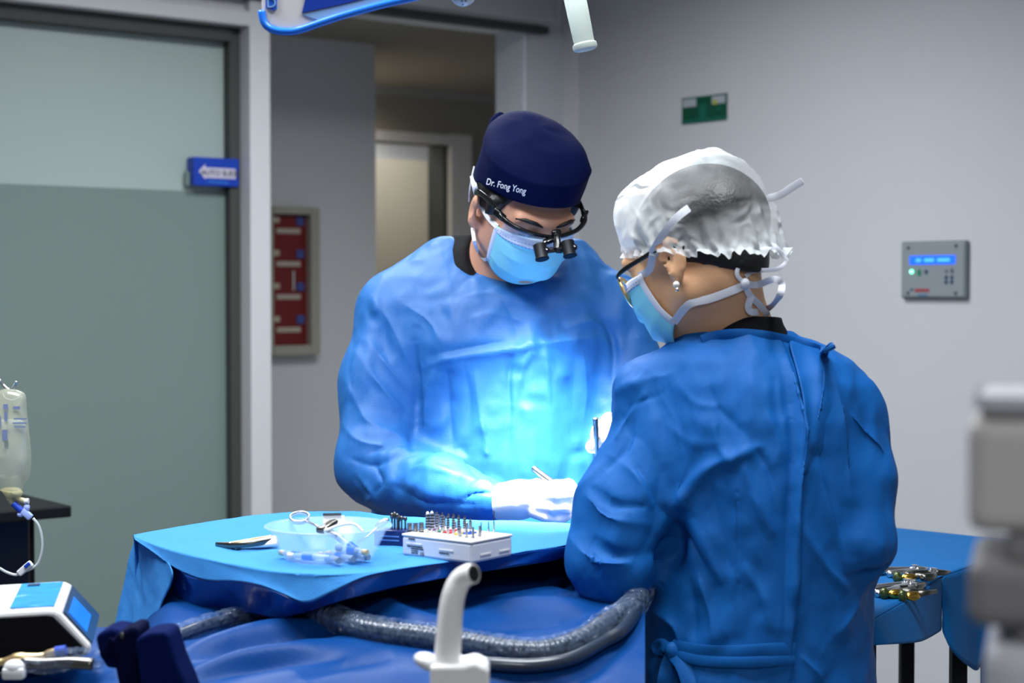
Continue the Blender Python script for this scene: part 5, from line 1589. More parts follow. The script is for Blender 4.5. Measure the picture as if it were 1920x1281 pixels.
for k, tx in enumerate(('(01)07630031735683', '(11)150326', '(10)MT780')):
    text_obj('lettering', tx, 0.0023, FT(0.0152, 0.0108 - 0.0026 * k), 'print_black', bx, 0.0002, 1.0, False, 'LEFT')
text_obj('lettering', 'C\u20ac' if False else 'CE', 0.0052, FT(0.0295, 0.0052), 'print_black', bx, 0.0002, 1.0, False, 'LEFT')
text_obj('lettering', 'Instrument Box', 0.0024, FT(0.0595, 0.0098), 'print_black', bx, 0.0002, 1.0, True, 'LEFT')
# coloured fields printed on the deck
mat('dot_red', (0.55, 0.02, 0.03), 0.4); mat('dot_green', (0.02, 0.20, 0.12), 0.4); mat('dot_yellow', (0.75, 0.50, 0.02), 0.4); mat('dot_blue', (0.01, 0.10, 0.55), 0.4); mat('dot_purple', (0.12, 0.03, 0.16), 0.4)
for px_, py_, m_, w_ in ((812, 993, 'dot_purple', .010), (826, 996, 'dot_green', .010), (842, 998, 'dot_red', .012), (851, 994, 'dot_red', .008), (858, 1001, 'dot_yellow', .008), (868, 998, 'dot_yellow', .007), (876, 1000, 'dot_blue', .012), (884, 999, 'dot_blue', .008)):
    q = on_z(px_, py_, TZ + BH + 0.001)
    MB().box((0, 0, 0), (w_, 0.011, 0.0022), Matrix.Translation(q) @ MBX.to_3x3().to_4x4(), 0.0005).build('colour_field', MATS[m_], bx)
# drills standing in the box
def drill(px_, ptop, pbase, kind, label, zb, Yo=None):
    q = on_z(px_, pbase, zb)
    Y = q.y
    hgt = (pbase - ptop) * mpp(Y)
    t = thing('drill_bit', label, 'drill bit', 'drill bits standing in the white box' if zb > 1.09 else None)
    t.location = q
    c = lambda z0, z1, r0, r1, m_, nm: MB().cone((0, 0, z0), (0, 0, z1), r0, r1, 14).build(nm, MATS[m_], t, sm='auto')
    if kind == 'tall':
        c(-0.004, hgt * 0.28, .0014, .0014, 'steel', 'shank')
        c(hgt * 0.28, hgt * 0.88, .0019, .0017, 'steel', 'fluted_body')
        c(hgt * 0.88, hgt, .0017, .0005, 'steel_dark', 'point')
        for k in range(5): c(hgt * (0.34 + 0.11 * k), hgt * (0.375 + 0.11 * k), .0021, .0021, 'black_matte', 'depth_band')
    elif kind == 'wide':
        c(-0.004, hgt * 0.2, .0014, .0014, 'steel', 'shank')
        c(hgt * 0.2, hgt * 0.92, .0028, .0026, 'steel', 'fluted_body')
        c(hgt * 0.92, hgt, .0026, .0010, 'steel', 'point')
        for k in range(5): c(hgt * (0.26 + 0.13 * k), hgt * (0.31 + 0.13 * k), .0030, .0030, 'black_matte', 'depth_band')
    elif kind == 'short':
        c(-0.004, hgt, .0031, .0031, 'steel_dark', 'body')
        for k in range(4): c(hgt * (0.2 + 0.22 * k), hgt * (0.26 + 0.22 * k), .0033, .0033, 'steel', 'groove_ring')
    elif kind == 'thin':
        c(-0.004, hgt * 0.45, .0011, .0011, 'steel', 'shank'); c(hgt * 0.45, hgt, .0009, .0006, 'steel_dark', 'tip')
    elif kind == 'driver':
        c(-0.004, hgt * 0.18, .0028, .0024, 'steel', 'foot'); c(hgt * 0.18, hgt, .0016, .0014, 'steel', 'shaft')
    elif kind == 'ball':
        c(-0.004, hgt * 0.82, .0010, .0010, 'steel_dark', 'shank')
        MB().ball((0, 0, hgt * 0.9), (.0026, .0026, .0038)).build('head', MATS['steel_dark'], t, sm=True)
    return t
ZB = TZ + BH
for i, (x, a, b) in enumerate(((768, 981, 995), (779, 981, 997), (790, 980, 998))):
    drill(x, a, b, 'short', ('leftmost', 'second', 'third')[i] + ' of the three short dark plugs at the left end of the white box', ZB)
for i, (x, a, b) in enumerate(((802, 959, 999), (810, 958, 1000), (819, 959, 1001), (829, 961, 1002), (840, 963, 1004), (850, 963, 1005), (860, 965, 1007), (871, 967, 1002), (882, 973, 1000))):
    o = drill(x, a, b, 'wide' if i < 2 else 'tall', 'banded steel drill, number %s of the long front row counted from the left' % ('one two three four five six seven eight nine'.split()[i]), ZB)
for i, (x, a, b) in enumerate(((814, 964, 992), (823, 965, 993), (833, 967, 994), (853, 976, 996), (875, 978, 997))):
    drill(x, a, b, 'tall', 'banded steel drill, number %s of the rear row behind the long row' % ('one two three four five'.split()[i]), ZB)
for x, a, b, k, lb in ((863, 987, 1007, 'driver', 'stubby driver at the box front edge beside the yellow field'), (875, 992, 1009, 'driver', 'small pale driver right of the yellow field'), (887, 988, 1010, 'driver', 'steel driver at the front right corner of the box'),
                       (899, 986, 1007, 'driver', 'left of the paired drivers near the right corner'), (902, 979, 1005, 'thin', 'slim bit behind the paired drivers'), (916, 977, 1002, 'thin', 'slim bit near the right end of the white box'), (926, 958, 1000, 'thin', 'tallest thin bit at the right end of the white box')):
    drill(x, a, b, k, lb, ZB)
# navy box with round burs
nbx = thing('navy_case', 'small navy case with pale print behind the white drill box', 'case')
q = on_z(742, 1028, TZ)
MNV = Matrix.Translation((q.x, q.y + 0.02, TZ)) @ Matrix.Rotation(-0.35, 4, 'Z')
MB().box((0, 0, 0.0105), (0.052, 0.026, 0.021), MNV, 0.002).build('body', MATS['navy_box'], nbx)
for k in range(2):
    MB().box((-0.004, -0.0133, 0.0135 - 0.005 * k), (0.026, 0.0006, 0.0018), MNV).build('print_line', MATS['print_pale'], nbx)
for i, (x, a) in enumerate(((735, 962), (740, 960), (745, 963), (748, 967), (753, 966), (760, 967))):
    y_ = q.y + 0.016 + 0.004 * (i % 2)
    z_ = TZ + 0.021
    top = at(x, a, y_)
    t = thing('round_bur', 'round-headed bur, number %s from the left in the navy case' % ('one two three four five six'.split()[i]), 'bur', 'burs standing in the navy case')
    t.location = (top.x, y_, z_)
    hgt = top.z - z_
    MB().cone((0, 0, -0.006), (0, 0, hgt - 0.004), .0012, .0012, 10).build('shank', MATS['steel_dark'], t, sm='auto')
    MB().ball((0, 0, hgt - 0.004), (.0026, .0026, .0042 if i < 4 else .003)).build('head', MATS['steel_dark'], t, sm=True)

# instruments in the surgeon's hands
hpz = thing('handpiece', 'slim steel handpiece tilted in the surgeon\'s gloved right hand', 'handpiece')
a, b = at(1001, 879, 2.515), at(1062, 925, 2.455)
MB().tube([a, a + (b - a) * 0.06, a + (b - a) * 0.08, a + (b - a) * 0.6, b], [.0048, .0052, .0046, .0052, .003], 16).build('barrel', MATS['steel_mid'], hpz, sm='auto')
MB().tube([a - (b - a) * 0.012, a + (b - a) * 0.01], .0036, 16).build('end_cap', MATS['steel_dark'], hpz, sm='auto')
rh = thing('mirror_handle', 'upright ribbed steel handle held in the surgeon\'s other glove', 'instrument')
a, b = at(1116.5, 784, 2.405), at(1121, 880, 2.425)
n = 100
MB().tube(resample([tuple(a), tuple(b)], n), [(.0040 + .0004 * math.sin(i * 2.2)) if i < 34 or i > 84 else (.0040 - .0012 * math.sin((i - 34) / 50 * math.pi)) for i in range(n)], 14).build('handle', MATS['steel_mid'], rh, sm=True)
MB().tube([b, at(1112, 930, 2.46)], .0013, 8).build('stem', MATS['steel'], rh, sm=True)
# ------------------------------------------------------------------ left foreground: surgical motor unit with its handpiece
mat('unit_white', (0.60, 0.60, 0.61), 0.35, spec=0.5, var=0.02, coat=0.2)
mat('unit_black', (0.003, 0.003, 0.006), 0.6, spec=0.15)
mat('unit_film', (0.01, 0.22, 0.56), 0.30, spec=0.5, var=0.15, vscale=25, wrinkle=0.006, wscale=30)
mat('unit_bezel', (0.012, 0.045, 0.11), 0.3, spec=0.5)
mat('unit_screen', (0.01, 0.10, 0.45), 0.15, emit=(0.01, 0.13, 0.62), estr=0.55)
un = thing('surgical_motor', 'white motor unit with black side and blue display at the lower left', 'machine')
prof = [(-140, 1158), (90, 1144), (103, 1145), (113, 1150), (172, 1214), (166, 1228), (60, 1262), (-140, 1275)]
nearP = [at(x, y, 1.80) for x, y in prof]
dv = Vector((-0.030, 0.158, 0.004))
farP = [p + dv for p in nearP]
n = len(prof)
cen = sum(nearP, Vector()) / n
MB().prism(nearP, dv).build('shell', MATS['unit_white'], un, bev=0.004)
inn = [(-140, 1166), (88, 1154), (100, 1156), (160, 1216), (156, 1224), (56, 1256), (-140, 1270)]
MB().prism([at(x, y, 1.80) + Vector((0, -0.0035, 0)) for x, y in inn], Vector((0, 0.006, 0))).build('side_panel', MATS['unit_black'], un)
def topq(s0, s1, d0, d1, lift, a=1, b=3):      # patch on the top or the sloped face (profile edge a-b)
    A, B = nearP[a], nearP[b]
    nn = (B - A).cross(dv).normalized()
    if nn.z < 0: nn = -nn
    return [A + (B - A) * s + dv * d + nn * lift for s, d in ((s0, d0), (s1, d0), (s1, d1), (s0, d1))], nn
q, nn = topq(0.64, 0.985, 0.10, 0.93, 0.0012, 0, 2)
MB().prism(q, nn * 0.0008).build('protective_film', MATS['unit_film'], un)
q, nn = topq(0.70, 0.80, 0.82, 0.88, 0.0022, 0, 2)
MB().prism(q, nn * 0.001).build('slot', MATS['unit_bezel'], un)
q, nn = topq(0.03, 0.97, 0.06, 0.94, 0.0012, 3, 4)
MB().prism(q, nn * 0.001).build('bezel', MATS['unit_bezel'], un)
q, nn = topq(0.16, 0.74, 0.14, 0.66, 0.0024, 3, 4)
MB().prism(q, nn * 0.0008).build('screen', MATS['unit_screen'], un)
gh = thing('gold_handpiece', 'gold contra-angle handpiece lying in front of the motor unit', 'handpiece')
pth = [at(-30, 1246, 1.745), at(10, 1241, 1.745), at(30, 1236, 1.745), at(44, 1233, 1.745), at(75, 1231, 1.748), at(92, 1226, 1.75), at(106, 1223, 1.75)]
MB().tube(catmull(pth, 5), [.0045, .0045, .0042, .0042, .0040, .0040, .0048, .0050, .0052, .0060, .0062, .0060, .0060, .0055, .0056, .0050, .0042, .004, .0038, .0036, .0036, .0034, .0034, .0036, .004, .0044, .0044, .0046, .0046, .0046, .0046], 14).build('body', MATS['gold_pale'], gh, sm='auto')
MB().tube([at(104, 1222, 1.75), at(124, 1219, 1.75)], .0052, 14).build('connector', MATS['sign_blue'], gh, sm='auto')
MB().tube(resample([tuple(p) for p in catmull([at(40, 1248, 1.74), at(90, 1243, 1.742), at(128, 1236, 1.745), at(160, 1232, 1.75), at(188, 1236, 1.75)], 6)], 40), [0.007 + 0.004 * math.sin(math.pi * i / 39) + 0.002 * random.random() for i in range(40)], 14, False).build('clear_sleeve', MATS['film_shine'], gh)
MB().tube(catmull([at(36, 1243, 1.742), at(80, 1245, 1.742), at(130, 1243, 1.742), at(175, 1246, 1.742)], 6), [.003] + [.0065] * 18, 12).build('motor_body', MATS['steel_dark'], gh, sm=True)
rs = thing('handpiece_rest', 'small pale rounded rest under the gold handpiece', 'rest')
MB().ball(at(27, 1253, 1.735), (.0115, .008, .009)).box((0, 0, 0), (.023, .016, .012), Matrix.Translation(at(27, 1262, 1.735)), .003).build('knob', MATS['plastic_white'], rs, sm='auto')
# navy clip-on pads in front of the sheet
mat('pad_navy', (0.001, 0.0065, 0.060), 0.85, spec=0.08, var=0.15, vscale=40, bump=0.001, bscale=300)
mat('pad_dark', (0.0008, 0.0025, 0.025), 0.85, spec=0.08, var=0.15, vscale=40, bump=0.001, bscale=300)
def pad(name, label, poly, Y, dep, m_, rnd=0.006):
    t = thing(name, label, 'pad', 'navy pads')
    MB().prism([at(x, y, Y) for x, y in poly], Vector((0.006, dep, 0.004))).build('pad', MATS[m_], t, bev=rnd)
    return t
t = pad('fabric_pad', 'rounded navy pad at the left of the navy group', [(178, 1198), (184, 1188), (206, 1180), (228, 1183), (236, 1200), (238, 1232), (222, 1256), (200, 1254), (186, 1232)], 1.70, 0.03, 'pad_navy')
MB().box((0, 0, 0), (.010, .004, .020), Matrix.Translation(at(206, 1216, 1.695)) @ Matrix.Rotation(0.5, 4, 'Y'), .001).build('loop', MATS['pad_dark'], t)
t = pad('fabric_pad', 'darkest navy pad, standing tallest in the middle of the navy group', [(207, 1204), (218, 1190), (246, 1176), (258, 1180), (261, 1196), (252, 1214), (262, 1240), (275, 1330), (230, 1330), (212, 1240)], 1.675, 0.03, 'pad_dark')
MB().ball(at(229, 1192, 1.672), (.002, .0012, .003)).build('snap', MATS['steel_dark'], t, sm=True)
t = pad('fabric_pad', 'large square navy pad at the right of the navy group', [(252, 1206), (258, 1196), (280, 1187), (306, 1185), (316, 1192), (322, 1214), (330, 1240), (346, 1276), (366, 1330), (268, 1330)], 1.655, 0.03, 'pad_navy')

# ------------------------------------------------------------------ white suction holder in the foreground
su = thing('saliva_ejector', 'white curved suction nozzle standing on a white holder in the foreground', 'suction nozzle')
Ys = 1.52
pt_ = catmull([at(838, 1246, Ys), at(841, 1200, Ys), at(845, 1150, Ys), at(851, 1115, Ys), at(862, 1090, Ys), at(877, 1078, Ys - .004), at(888, 1076, Ys - .008)], 8)
MB().tube(pt_, [0.0122 - 0.0032 * i / (len(pt_) - 1) for i in range(len(pt_))], 24).build('nozzle', MATS['plastic_cream'], su, sm='auto')
dr_ = (pt_[-1] - pt_[-2]).normalized()
MB().cone(pt_[-1], pt_[-1] + dr_ * 0.0008, 0.0075, 0.0075, 20).build('opening', MATS['black_matte'], su)
MB().cone(at(838, 1252, Ys), at(838, 1238, Ys), 0.0155, 0.0135, 24).build('collar', MATS['plastic_cream'], su, sm='auto')
MB().prism([at(x, y, Ys - 0.02) for x, y in ((806, 1250), (868, 1249), (890, 1243), (914, 1254), (917, 1262), (917, 1500), (806, 1500))], Vector((0, 0.045, 0))).build('body', MATS['plastic_cream'], su, bev=0.003)
MB().ball(at(806, 1242, Ys + 0.004), (0.0155, 0.0155, 0.0075), Matrix.Rotation(0.35, 3, 'Y')).build('flange', MATS['plastic_white'], su, sm=True)
MB().cone(at(862, 1498, Ys), (at(862, 1498, Ys).x, Ys, 0.04), 0.016, 0.018, 20).box((at(862, 1498, Ys).x, Ys, 0.02), (0.26, 0.26, 0.04), None, 0.01).build('stand', MATS['plastic_white'], su)

# ------------------------------------------------------------------ infusion bag on its pole
mat('bag_film', (0.60, 0.61, 0.46), 0.12, spec=0.8, alpha=0.34, wrinkle=0.004, wscale=30)
mat('bag_fluid', (0.42, 0.47, 0.44), 0.08, spec=0.7, alpha=0.55)
mat('bag_print', (0.16, 0.20, 0.34), 0.5)
mat('tube_clear', (0.62, 0.66, 0.66), 0.12, spec=0.8, alpha=0.7)
mat('port_yellow', (0.55, 0.52, 0.28), 0.25, spec=0.6, alpha=0.8)
mat('clip_blue', (0.35, 0.45, 0.85), 0.35)
Yi = 2.55
ps = thing('infusion_pole', 'steel infusion pole with a hook at the left edge', 'infusion pole')
pxp = at(-70, 900, Yi + 0.05)
MB().cone((pxp.x, pxp.y, 0.03), (pxp.x, pxp.y, 1.34), 0.011, 0.011, 20).build('pole', MATS['steel'], ps, sm='auto')
for k in range(5):
    a = k * 2 * math.pi / 5
    MB().tube([(pxp.x, pxp.y, 0.05), (pxp.x + 0.24 * math.cos(a), pxp.y + 0.24 * math.sin(a), 0.03)], 0.012, 10).build('foot', MATS['steel_dark'], ps, sm=True)
MB().tube(catmull([(pxp.x, pxp.y, 1.33), at(-30, 690, Yi + .03), at(-6, 708, Yi), at(6, 722, Yi), at(15, 730, Yi), at(24, 728, Yi), at(29, 720, Yi), at(31, 715, Yi)], 6), 0.0023, 10).build('hook', MATS['steel'], ps, sm=True)
ib = thing('infusion_bag', 'clear yellowish infusion bag hanging from the steel hook', 'infusion bag')
outl = [(-14, 740), (4, 730), (20, 729), (38, 733), (48, 742), (50, 770), (53, 800), (57, 840), (58, 875), (54, 895), (45, 908), (40, 920), (30, 928), (12, 926), (-4, 918), (-16, 905), (-24, 880), (-26, 840), (-24, 790), (-20, 760)]
def pillow(name, outl, Y, dep, matname, parent, rings=7, c=None):
    P = [at(x, y, Y) for x, y in dense(outl + outl[:1], 4)[:-1]]
    cen = sum(P, Vector()) / len(P)
    mbm = MB(); RR = []
    for j in range(-rings, rings + 1):
        s = math.sqrt(max(0, 1 - (abs(j) / rings) ** 2.0)) if abs(j) < rings else 0.02
        s = s ** 0.6
        RR.append([mbm.bm.verts.new(cen + (p - cen) * max(s, 0.02) + Vector((0, dep * j / rings, 0))) for p in P])
    m = len(P)
    for j in range(len(RR) - 1):
        for i in range(m):
            mbm.bm.faces.new((RR[j][i], RR[j][(i + 1) % m], RR[j + 1][(i + 1) % m], RR[j + 1][i]))
    return mbm.build(name, MATS[matname], parent, sm=True)
pillow('bag', outl, Yi, 0.018, 'bag_film', ib)
pillow('fluid', [(-18, 790), (10, 786), (46, 792), (50, 840), (49, 870), (38, 892), (10, 898), (-12, 890), (-20, 860), (-20, 820)], Yi, 0.013, 'bag_fluid', ib)
for (x0, y0, x1, y1) in ((6, 758, 15, 768), (24, 762, 38, 768), (8, 772, 14, 790), (26, 784, 50, 787), (24, 792, 50, 795), (27, 799, 48, 802), (4, 806, 14, 826), (-10, 780, 2, 800)):
    a, b = at(x0, y0, Yi - 0.0185), at(x1, y1, Yi - 0.0185)
    MB().box((a + b) / 2, (abs(b.x - a.x), 0.0006, abs(b.z - a.z))).build('printing', MATS['bag_print'], ib)
MB().tube(catmull([at(5, 738, Yi - .004), at(10, 746, Yi - .006), at(22, 750, Yi - .006), at(34, 746, Yi - .006), at(40, 737, Yi - .004)], 6), .0008, 8).build('hanger_seam', MATS['tube_clear'], ib, sm=True)
pillow('outlet_neck', [(0, 918), (12, 914), (32, 914), (42, 922), (40, 930), (28, 934), (14, 934)], Yi, 0.010, 'port_yellow', ib)
MB().tube(catmull([at(24, 928, Yi), at(36, 936, Yi), at(48, 940, Yi)], 5), .0042, 12).build('port', MATS['port_yellow'], ib, sm=True)
MB().tube([at(46, 940, Yi), at(54, 940, Yi)], .0044, 12).build('port_cap', MATS['plastic_white'], ib, sm='auto')
MB().tube([at(14, 930, Yi), at(24, 945, Yi)], .0040, 12).build('port', MATS['port_yellow'], ib, sm=True)
ist = thing('infusion_line', 'thin clear tube looping down from the infusion bag with a white clamp', 'tube')
MB().tube([at(25, 944, Yi), at(40, 958, Yi)], .0052, 14).build('spike', MATS['sign_blue'], ist, sm='auto')
MB().box((0, 0, 0), (.018, .009, .010), Matrix.Translation(at(50, 964, Yi)) @ Matrix.Rotation(0.75, 4, 'Y'), .002).ball(at(50, 952, Yi), (.005, .004, .006)).ball(at(38, 965, Yi), (.005, .004, .004)).build('connector', MATS['clip_blue'], ist, sm='auto')
lp = catmull([at(62, 972, Yi), at(72, 985, Yi), at(78, 1005, Yi), at(79, 1030, Yi), at(72, 1055, Yi), at(60, 1066, Yi), at(45, 1072, Yi), at(30, 1078, Yi), at(12, 1073, Yi), at(-10, 1062, Yi), at(-60, 1050, Yi)], 8)
MB().tube(lp, .0021, 10).build('line', MATS['tube_clear'], ist, sm=True)
MB().box((0, 0, 0), (.026, .009, .010), Matrix.Translation(at(47, 1066, Yi)) @ Matrix.Rotation(-0.72, 4, 'Y'), .002).build('clamp', MATS['plastic_white'], ist)
MB().box((0, 0, 0), (.010, .004, .005), Matrix.Translation(at(51, 1060, Yi - .006)) @ Matrix.Rotation(-0.72, 4, 'Y'), .001).build('clamp_wheel', MATS['sign_blue'], ist)

# ------------------------------------------------------------------ black side cabinet by the glass door
bc = thing('black_cabinet', 'black side table with a thick dark top by the glass door', 'cabinet')
Yc = 3.45
z1 = at(120, 948, Yc).z
pc = at(135, 960, Yc)
MC = frame(Vector((pc.x, pc.y, 0)), UL, -NL, Vector((0, 0, 1)))
MB().box((0.25, 0.20, z1 - 0.012), (0.50, 0.40, 0.024), MC, 0.004).build('top', MATS['black_matte'], bc)
MB().box((0.27, 0.22, z1 / 2 - 0.012), (0.43, 0.33, z1 - 0.026), MC, 0.006).build('carcass', MATS['unit_black'], bc)
for k in range(4):
    zz = z1 - 0.10 - 0.20 * k
    MB().box((0.27, 0.052, zz), (0.40, 0.012, 0.17), MC, 0.004).build('drawer', MATS['black_gloss'], bc)

# ------------------------------------------------------------------ second instrument table on the right
mat('table_cloth', (0.004, 0.105, 0.32), 0.65, spec=0.15, var=0.06, vscale=8, wrinkle=0.003, wscale=9)
rtb = thing('instrument_table', 'blue draped table with forceps at the right behind the assistant', 'table')
RZ = 0.972
C4 = [on_z(1604, 1160, RZ), on_z(1632, 1165, RZ), on_z(1700, 1126, RZ), on_z(1765, 1082, RZ), on_z(1835, 1058, RZ), on_z(1905, 1036, RZ)]
B4 = [on_z(1480, 975, RZ), on_z(1560, 980, RZ), on_z(1640, 984, RZ), on_z(1740, 995, RZ), on_z(1830, 1005, RZ), on_z(1905, 1014, RZ)]
near = resample([tuple(p) for p in C4], 41); farr = resample([tuple(p) for p in B4], 41)
cur = [farr + np.array((0, 0.02, -0.12)), farr + np.array((0, 0.012, -0.01)), farr]
for k in range(1, 11):
    s = k / 10; cur.append(farr * (1 - s) + near * s)
loft('cloth_top', cur, 'table_cloth', rtb, 1, 0.0015)
# two hanging front panels that meet in a fold at the corner
def skirt(topc, botc, name, bulge):
    T_, B_ = resample([tuple(p) for p in topc], 21), resample([tuple(p) for p in botc], 21)
    cur = []
    for k in range(9):
        s = k / 8
        c = T_ * (1 - s) + B_ * s
        c[:, 1] -= bulge * np.sin(np.linspace(0.1, math.pi, 21)) * s
        cur.append(c)
    loft(name, cur, 'table_cloth', rtb, 1, 0.0015)
c0, c1, c2 = C4[1], C4[2], C4[3]
yb = lambda x, y, Y: at(x, y, Y)
skirt([C4[0], C4[1], C4[2], C4[3]], [yb(1610, 1212, C4[0].y), yb(1650, 1208, c0.y), yb(1720, 1200, c1.y), yb(1764, 1182, c2.y)], 'front_skirt', 0.015)
skirt([C4[3], C4[4], C4[5]], [yb(1767, 1184, c2.y), yb(1778, 1215, c2.y - .01), yb(1800, 1238, C4[3].y + .02), yb(1828, 1258, C4[4].y - .03), yb(1852, 1205, C4[4].y), yb(1905, 1150, C4[5].y)], 'side_skirt', 0.012)
skirt([C4[4] + Vector((0.004, 0.004, -0.09)), C4[5] + Vector((0, 0, -0.05))], [yb(1838, 1300, C4[4].y + .02), yb(1905, 1290, C4[5].y + .02)], 'inner_skirt', 0.01)
tc = sum(C4[1:] + B4[1:], Vector()) / 10
MB().prism([tc + (p - tc) * 0.93 - Vector((0, 0, 0.028)) for p in C4[1:]] + [tc + (p - tc) * 0.93 - Vector((0, 0, 0.028)) for p in B4[:0:-1]], Vector((0, 0, 0.022))).build('table_top', MATS['steel'], rtb)
for lx, lY in ((1797, 2.62), (1625, 2.42), (1880, 2.85), (1700, 2.95)):
    p = at(lx, 1200, lY)
    MB().box((p.x, lY, (RZ - 0.03) / 2), (0.024, 0.024, RZ - 0.03), None, 0.003).build('leg', MATS['black_matte'], rtb)
# dental forceps on it
def forceps(p0, p1, p2, label, kind, spread=0.010):
    t = thing('dental_forceps', label, 'forceps', 'forceps on the right table')
    for q in (-1, 1):
        d = (p1 - p0); sd = Vector((-d.y, d.x, 0)).normalized() * spread * q
        MB().tube(catmull([p0 + sd * 1.1, p0 + (p1 - p0) * 0.4 + sd * 1.3, p1 + sd * 0.3], 6), [.0052, .0056, .0058, .0060, .006, .006, .0058, .0056, .005, .0048, .0044, .0042, .004], 10).build('handle', MATS['steel_dark'] if kind == 'dark' else MATS['steel'], t, sm=True)
        MB().tube(catmull([p1 + sd * 0.3, p1 + (p2 - p1) * 0.5 + sd * 0.45, p2], 5), [.0045, .0045, .0044, .0042, .004, .0038, .0034, .003, .0026, .0022, .0018], 10).build('beak', MATS['steel_dark'] if kind == 'dark' else MATS['steel'], t, sm=True)
    MB().cone(p1 + Vector((0, 0, -.004)), p1 + Vector((0, 0, .007)), .0055, .0050, 14).build('pivot', MATS['steel'], t, sm='auto')
    return t
Z_ = lambda x, y, dz=0.007: on_z(x, y, RZ + dz)
forceps(Z_(1655, 1075), Z_(1715, 1068), Z_(1740, 1066), 'rearmost grey forceps on the right table', 'steel')
forceps(Z_(1630, 1112), Z_(1700, 1095), Z_(1716, 1088), 'forceps with knurled grey handle at the left of the right table', 'steel')
forceps(Z_(1715, 1082, .012), Z_(1750, 1074, .012), Z_(1781, 1072, .010), 'black-beaked forceps pointing right beside the table corner', 'dark', 0.012)
forceps(Z_(1650, 1113), Z_(1712, 1102), Z_(1736, 1094), 'front forceps lying behind the gold scoops', 'dark')
mat('scoop_green', (0.10, 0.13, 0.05), 0.25, metal=0.7)
def scoop(p, ang, label):
    t = thing('gold_scoop', label, 'instrument', 'gold tipped instruments on the right table')
    Rz = Matrix.Rotation(ang, 3, 'Z')
    MB().ball(p, (0.013, 0.0055, 0.0068), Rz, 18).build('gold_tip', MATS['gold'], t, sm=True)
    MB().ball(p + Rz @ Vector((-0.017, 0.001, 0.001)), (0.0072, 0.005, 0.0085), Rz, 16).build('finger_pad', MATS['scoop_green'], t, sm=True)
    MB().tube([p + Rz @ Vector((0.010, 0, 0.002)), p + Rz @ Vector((0.045, 0.006, 0.002))], [.0045, .003], 10).build('shaft', MATS['steel_dark'], t, sm=True)
    return t
scoop(Z_(1704, 1084, .009), 0.15, 'gold-tipped instrument beside the black-beaked forceps')
scoop(Z_(1680, 1114, .008), 0.25, 'gold-tipped instrument at the front of the right table')
scoop(Z_(1712, 1118, .007), 0.45, 'gold-tipped instrument half under the cloth edge of the right table')
ss = thing('steel_bowl', 'small steel instrument glinting at the far right of the right table', 'instrument')
MB().ball(Z_(1862, 1050, .010), (.012, .008, .010), None, 18).build('cup', MATS['steel_dark'], ss, sm=True)
MB().ball(Z_(1860, 1052, .012) + Vector((0, -.007, 0)), (.006, .004, .006)).build('rim', MATS['steel'], ss, sm=True)  # small bright ball modelled as the highlight on the cup

# ------------------------------------------------------------------ out-of-focus equipment arm close to the camera, right edge
mat('equip_grey', (0.40, 0.375, 0.36), 0.5, spec=0.4, var=0.03)
mat('equip_dark', (0.17, 0.16, 0.16), 0.5, spec=0.4, var=0.05)
mat('equip_pale', (0.40, 0.40, 0.43), 0.5, spec=0.4, var=0.03)
eq = thing('equipment_arm', 'blurred grey equipment arm standing close at the right edge', 'equipment')
Ye = 0.80
def eb(name, x0, x1, y0, y1, m_, dep=0.09, bev=0.006, dY=0.0):
    a, b = at(x0, y0, Ye + dY), at(x1, y1, Ye + dY)
    M = Matrix.Translation((a.x, a.y, (a.z + b.z) / 2)) @ Matrix.Rotation(math.radians(-17), 4, 'Z')
    MB().box((abs(b.x - a.x) / 2, dep / 2, 0), (abs(b.x - a.x), dep, abs(a.z - b.z)), M, bev, 3).build(name, MATS[m_], eq)
eb('top_plate', 1826, 2090, 742, 766, 'equip_pale', 0.10)
eb('seam', 1838, 2080, 766, 786, 'equip_dark', 0.08, 0.002)
eb('upper_housing', 1814, 2100, 784, 1000, 'equip_grey', 0.10, 0.008)
eb('neck', 1890, 2040, 1000, 1052, 'equip_dark', 0.06, 0.002)
eb('lower_housing', 1814, 2100, 1052, 1178, 'equip_dark', 0.10, 0.008)
eb('lower_neck', 1905, 2060, 1178, 1206, 'equip_dark', 0.06, 0.002)
eb('foot_housing', 1844, 2100, 1206, 1420, 'equip_pale', 0.10, 0.012)
pp = at(1990, 1400, Ye + 0.05)
MB().cone((pp.x, pp.y, pp.z + 0.01), (pp.x, pp.y, 0.03), 0.022, 0.024, 24).box((pp.x, pp.y, 0.02), (0.36, 0.36, 0.04), None, 0.012).build('stand', MATS['equip_dark'], eq)

# ------------------------------------------------------------------ lights overhead
mat('lamp_white', (0.52, 0.50, 0.50), 0.35, spec=0.5, var=0.02)
mat('lamp_blue', (0.008, 0.10, 0.55), 0.30, spec=0.5, var=0.03)
mat('lamp_blue_deep', (0.004, 0.035, 0.30), 0.28, spec=0.5, var=0.03)
mat('lamp_blue_pale', (0.20, 0.36, 0.62), 0.35, spec=0.5)
mat('lamp_rim', (0.01, 0.17, 0.80), 0.3, spec=0.5)
mat('handle_white', (0.42, 0.47, 0.43), 0.4, spec=0.4, var=0.02, sub=0.1)
mat('led', (0.9, 0.95, 1.0), 0.4, emit=(0.9, 0.97, 1.0), estr=24.0)
pl = thing('ceiling_lamp_wing', 'white wing-shaped lamp head with bright blue trim at the top edge', 'lamp')
Yp = 1.95
body = [(488, -70), (490, 20), (494, 40), (504, 52), (522, 58), (545, 59), (565, 55), (600, 43), (650, 27), (720, 8), (790, -8), (900, -40), (930, -70)]
MB().prism([at(x, y, Yp) for x, y in body], Vector((0.0, 0.08, 0.045))).build('housing', MATS['lamp_white'], pl, bev=0.006)
